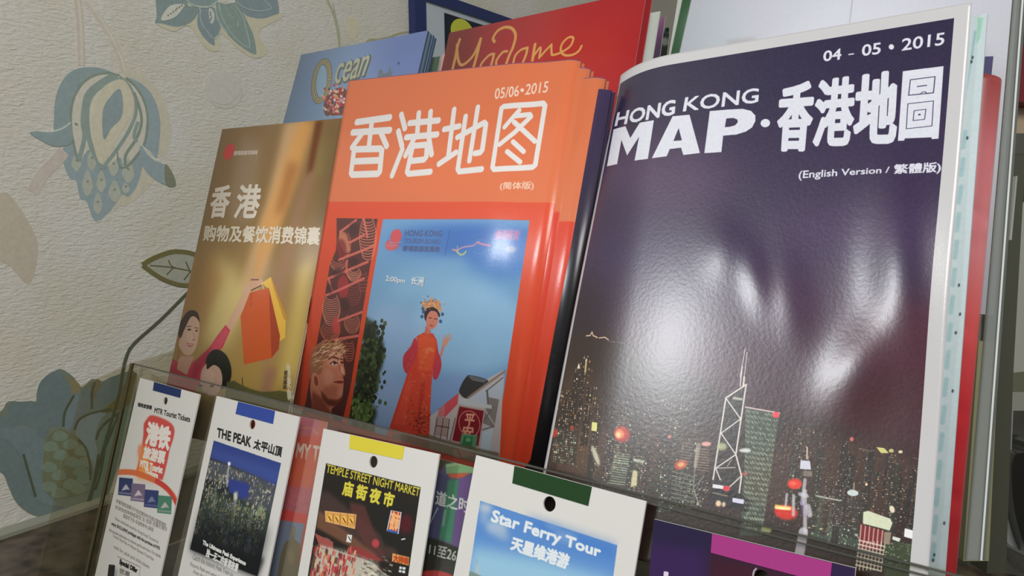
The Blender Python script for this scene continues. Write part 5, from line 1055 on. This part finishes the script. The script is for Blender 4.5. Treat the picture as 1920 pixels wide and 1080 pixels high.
def star_art(C):
    C.crop(840, 800, 3.857)
    C.poly([(233, 535), (1226, 858), (1130, 1900), (0, 1900)], (92, 140, 204))
    C.poly([(40, 1900), (170, 860), (700, 960), (1200, 1100), (1130, 1900)], (156, 200, 222), .9, 40); C.poly([(560, 640), (1226, 858), (1200, 960), (700, 800)], (66, 120, 196), .6, 30)
    for x, y, a, b, c, al in [(270, 590, 50, 36, (206, 210, 206), .8), (350, 730, 80, 56, (190, 204, 214), .7), (400, 790, 50, 30, (170, 190, 206), .6), (260, 660, 30, 40, (170, 190, 210), .6), (850, 800, 90, 40, (160, 184, 214), .5), (760, 720, 60, 24, (140, 170, 210), .5)]: C.ell(x, y, a, b, c, 15, al, 20)
    Wl = (224, 230, 232)
    C.text('Star Ferry Tour', [(304, 706), (1094, 962), (1104, 872), (330, 602)], Wl, 8); C.text('天星维港游', [(452, 886), (858, 1028), (880, 930), (470, 794)], Wl, 9)
    C.poly([(205, 1000), (222, 980), (228, 1100), (200, 1100)], (176, 190, 200)); C.line([(212, 960), (210, 1000)], 4, (150, 160, 170)); C.poly([(140, 1040), (180, 1050), (260, 1090), (130, 1100)], (120, 140, 130), .9, 3)
    wh = (214, 213, 208); C.poly([(1226, 840), (1400, 880), (1300, 1900), (1085, 1900)], wh); C.poly([(100, 500), (234, 530), (132, 1200), (30, 1900), (-100, 1900)], wh)
def purple_art(C):
    C.crop(1180, 900, 6)
    C.poly([(200, 380), (1600, 700), (1600, 1300), (150, 1300)], (42, 34, 66)); C.poly([(900, 800), (2400, 1200), (2400, 1500), (860, 1500)], (66, 30, 44), .95, 60); C.poly([(150, 700), (860, 800), (820, 1400), (100, 1400)], (62, 36, 88), .8, 60)
    C.text('L', [(385, 1200), (500, 1230), (530, 1060), (398, 1040)], (226, 214, 232), 22)
    C.line([(1390, 1100), (1388, 1060), (1400, 1020), (1425, 995)], 14, (206, 196, 206))
cd = [card('ticket_card', 'slim white ticket card with a navy tab and red stamp, leftmost card', [(262, 708), (375, 740), (297, 1092), (183, 1060)], [(289, 717.6), (340, 731), (338, 746), (287, 732)], (40, 56, 100), (310, 752), .0024, mtr_art, .132),
      card('peak_card', 'white card with a blue tab and a dusk city photo from the hill', [(405, 742), (563, 782), (500, 1080), (335, 1080)], [(447, 753), (516, 770), (512, 795), (442, 776)], (56, 78, 156), (473, 796), .0026, peak_art, .140),
      card('night_market_card', 'white card with a yellow tab and a dark night market photo', [(605, 803), (825, 852), (787, 1080), (560, 1080)], [(657, 815), (759, 837), (754.6, 862), (655, 841)], (218, 204, 66), (700, 866), .0028, temple_art, .136),
      card('ferry_card', 'white card with a dark green tab and a blue sky photo', [(893, 853), (1210, 940), (1190, 1080), (850, 1080)], [(965, 874), (1110, 913), (1103, 948.6), (961, 906)], (36, 66, 36), (1030, 945), .0030, star_art, .140),
      card('purple_card', 'dark purple card with a magenta tab at the lower right', [(1222, 967), (1600, 1070), (1590, 1300), (1203, 1300)], [(1336, 997), (1560, 1058), (1556, 1096), (1333, 1036)], (168, 60, 132), (1428, 1086), .0030, purple_art, .125, bg=(48, 36, 72))]
# ledge the cards stand on and the dark prong
prong = slab('card_clip', [fp((210, 1058), .006), fp((216, 1060), .006), fp((210, 1120), .006), fp((203, 1118), .006)], FN * .002, mat('black_plastic', (22, 22, 22), .4))
tag(prong, 'thin black clip prong in front of the leftmost ticket card', 'clip')

# ------------------------------------------------------------------ framed sign on the wall
def wq(p, off): return onplane(p, (WX + off, 0, 0), np.array((1., 0, 0)))
OFS = .0105
A_, B_, Cc = wq((777, -36), OFS), wq((948, 36), OFS), wq((779, 99), OFS)
y0, y1, zb = A_[1], wq((1010, 60), OFS)[1], Cc[2]
zt = wq((865, 2), OFS)[2]; zi = wq((865, 22), OFS)[2]; bw2 = wq((800, 50), OFS)[1] - y0
sign = empty('framed_sign', (WX, (y0 + y1) / 2, zb), 'navy framed white sign with a yellow disc, behind the red leaflet', 'sign')
def wbox(nm, ya, yb, za, zb_, t, m, parent, x0=.0005): return slab(nm, [(WX + x0, ya, za), (WX + x0, yb, za), (WX + x0, yb, zb_), (WX + x0, ya, zb_)], (t, 0, 0), m, parent)
NAVY = mat('navy_frame', (38, 52, 104), .4)
wbox('frame_bar', y0, y0 + bw2, zb, zt, .010, NAVY, sign); wbox('frame_bar', y0 + bw2, y1, zi, zt, .010, NAVY, sign); wbox('frame_bar', y1, y1 + bw2, zb, zt, .010, NAVY, sign)
wbox('board', y0 + bw2, y1, zb, zi, .0065, mat('white_board', (196, 206, 214), .5), sign)
pa = wq((834, 24), .0080)
wbox('picture', pa[1], y1 - .003, zb, pa[2], .0010, mat('dark_picture', (20, 30, 50), .4), sign, .0070)
dc = wq((868, 62), .009); rr_ = (wq((889, 60), .009)[1] - wq((846, 60), .009)[1]) / 2; rz = abs(wq((868, 36), .009)[2] - dc[2])
ang = np.linspace(0, 2 * np.pi, 33)[:-1]
slab('yellow_disc', [(WX + .0081, dc[1] + rr_ * math.cos(t), dc[2] + rz * math.sin(t)) for t in ang], (.0008, 0, 0), mat('yellow_print', (206, 212, 70), .4), sign)

# ------------------------------------------------------------------ clutter at the far right, behind the rack
def cb(p, d): r_ = ray(p); return CAM + r_ * d
def block(nm, lb, cat, px, d, m, ext=.02, rn=False):
    pts = [cb(p, d) for p in px]; fwd = RW @ np.array((0, 0, 1.)); o = slab(nm, pts, fwd * ext, m); return tag(o, lb, cat)
block('metal_post', 'dark grey metal post just right of the frosted rack panel', 'post', [(1905, 250), (1925, 250), (1900, 700), (1886, 1075), (1850, 1075), (1872, 600)], .42, mat('grey_metal', (88, 90, 80), .35, metal=.3), .015)
block('steel_strip', 'shiny steel strip along the dark post', 'strip', [(1905, 330), (1908, 330), (1897, 450), (1893, 450)], .415, mat('chrome', (230, 232, 236), .12, metal=.6), .004)
block('olive_folder', 'pale olive folder edge between the red rolled booklet and the dark post', 'folder', [(1835, 640), (1874, 640), (1854, 1052), (1806, 1052)], .40, mat('olive_card', (158, 158, 126), .5), .004)
box = empty('white_box', cb((1935, 780), .62), 'pale grey box at the right edge behind the dark post', 'box')
for nm, px, c in [('side', [(1913, 380), (1990, 370), (1985, 690), (1890, 700)], (170, 172, 166)), ('side', [(1890, 735), (1985, 735), (1980, 770), (1884, 770)], (150, 152, 146)), ('lid', [(1893, 700), (1985, 690), (1984, 735), (1890, 735)], (104, 106, 88))]:
    slab(nm, [cb(p, .6) for p in px], RW @ np.array((0, 0, .12)), mat('grey_card', c, .6), box)
frm = empty('desk_frame', cb((1905, 950), .55), 'pale grey frame curving beside the black round item at the lower right', 'frame')
fr = smooth([(1900, 770), (1896, 860), (1892, 950), (1899, 1000), (1930, 1020)], False, 5)
slab('upright', [cb(p, .55) for p in list(fr) + [tuple(q + np.array((-13, 14))) for q in fr[::-1]]], RW @ np.array((0, 0, .01)), mat('frame_grey', (150, 154, 158), .4), frm)
bo = smooth([(1900, 860), (1925, 848), (1990, 850), (1990, 1060), (1935, 1045), (1910, 990), (1898, 920)], True, 5)
tag(slab('black_case', [cb(p, .54) for p in bo], RW @ np.array((0, 0, .05)), mat('gloss_black', (14, 15, 17), .2, coat=.5)), 'glossy black rounded case at the lower right edge', 'case')
cbl = smooth([(1870, 1010), (1890, 1030), (1915, 1062), (1960, 1085)], False, 5)
tag(slab('dark_cable', [cb(p, .53) for p in list(cbl) + [tuple(q + np.array((-3, 9))) for q in cbl[::-1]]], RW @ np.array((0, 0, .006)), mat('dark_rubber', (60, 58, 52), .5)), 'dark curved cable under the black case', 'cable')
block('red_bag', 'dark red item at the upper right edge beside the rack panel', 'bag', [(1908, 85), (1990, 80), (1985, 195), (1905, 190)], .7, mat('dark_red', (110, 24, 36), .5), .06)
block('cardboard_box', 'beige cardboard box below the dark red item', 'box', [(1904, 196), (1990, 200), (1985, 300), (1900, 300)], .72, mat('beige_card', (166, 148, 124), .6), .08)
block('dark_cabinet', 'dark grey cabinet behind the clutter right of the rack', 'cabinet', [(1880, -40), (2100, -60), (2090, 1300), (1800, 1300)], 1.0, mat('cabinet_grey', (74, 74, 66), .6, noise=.2, nscale=20), .25)
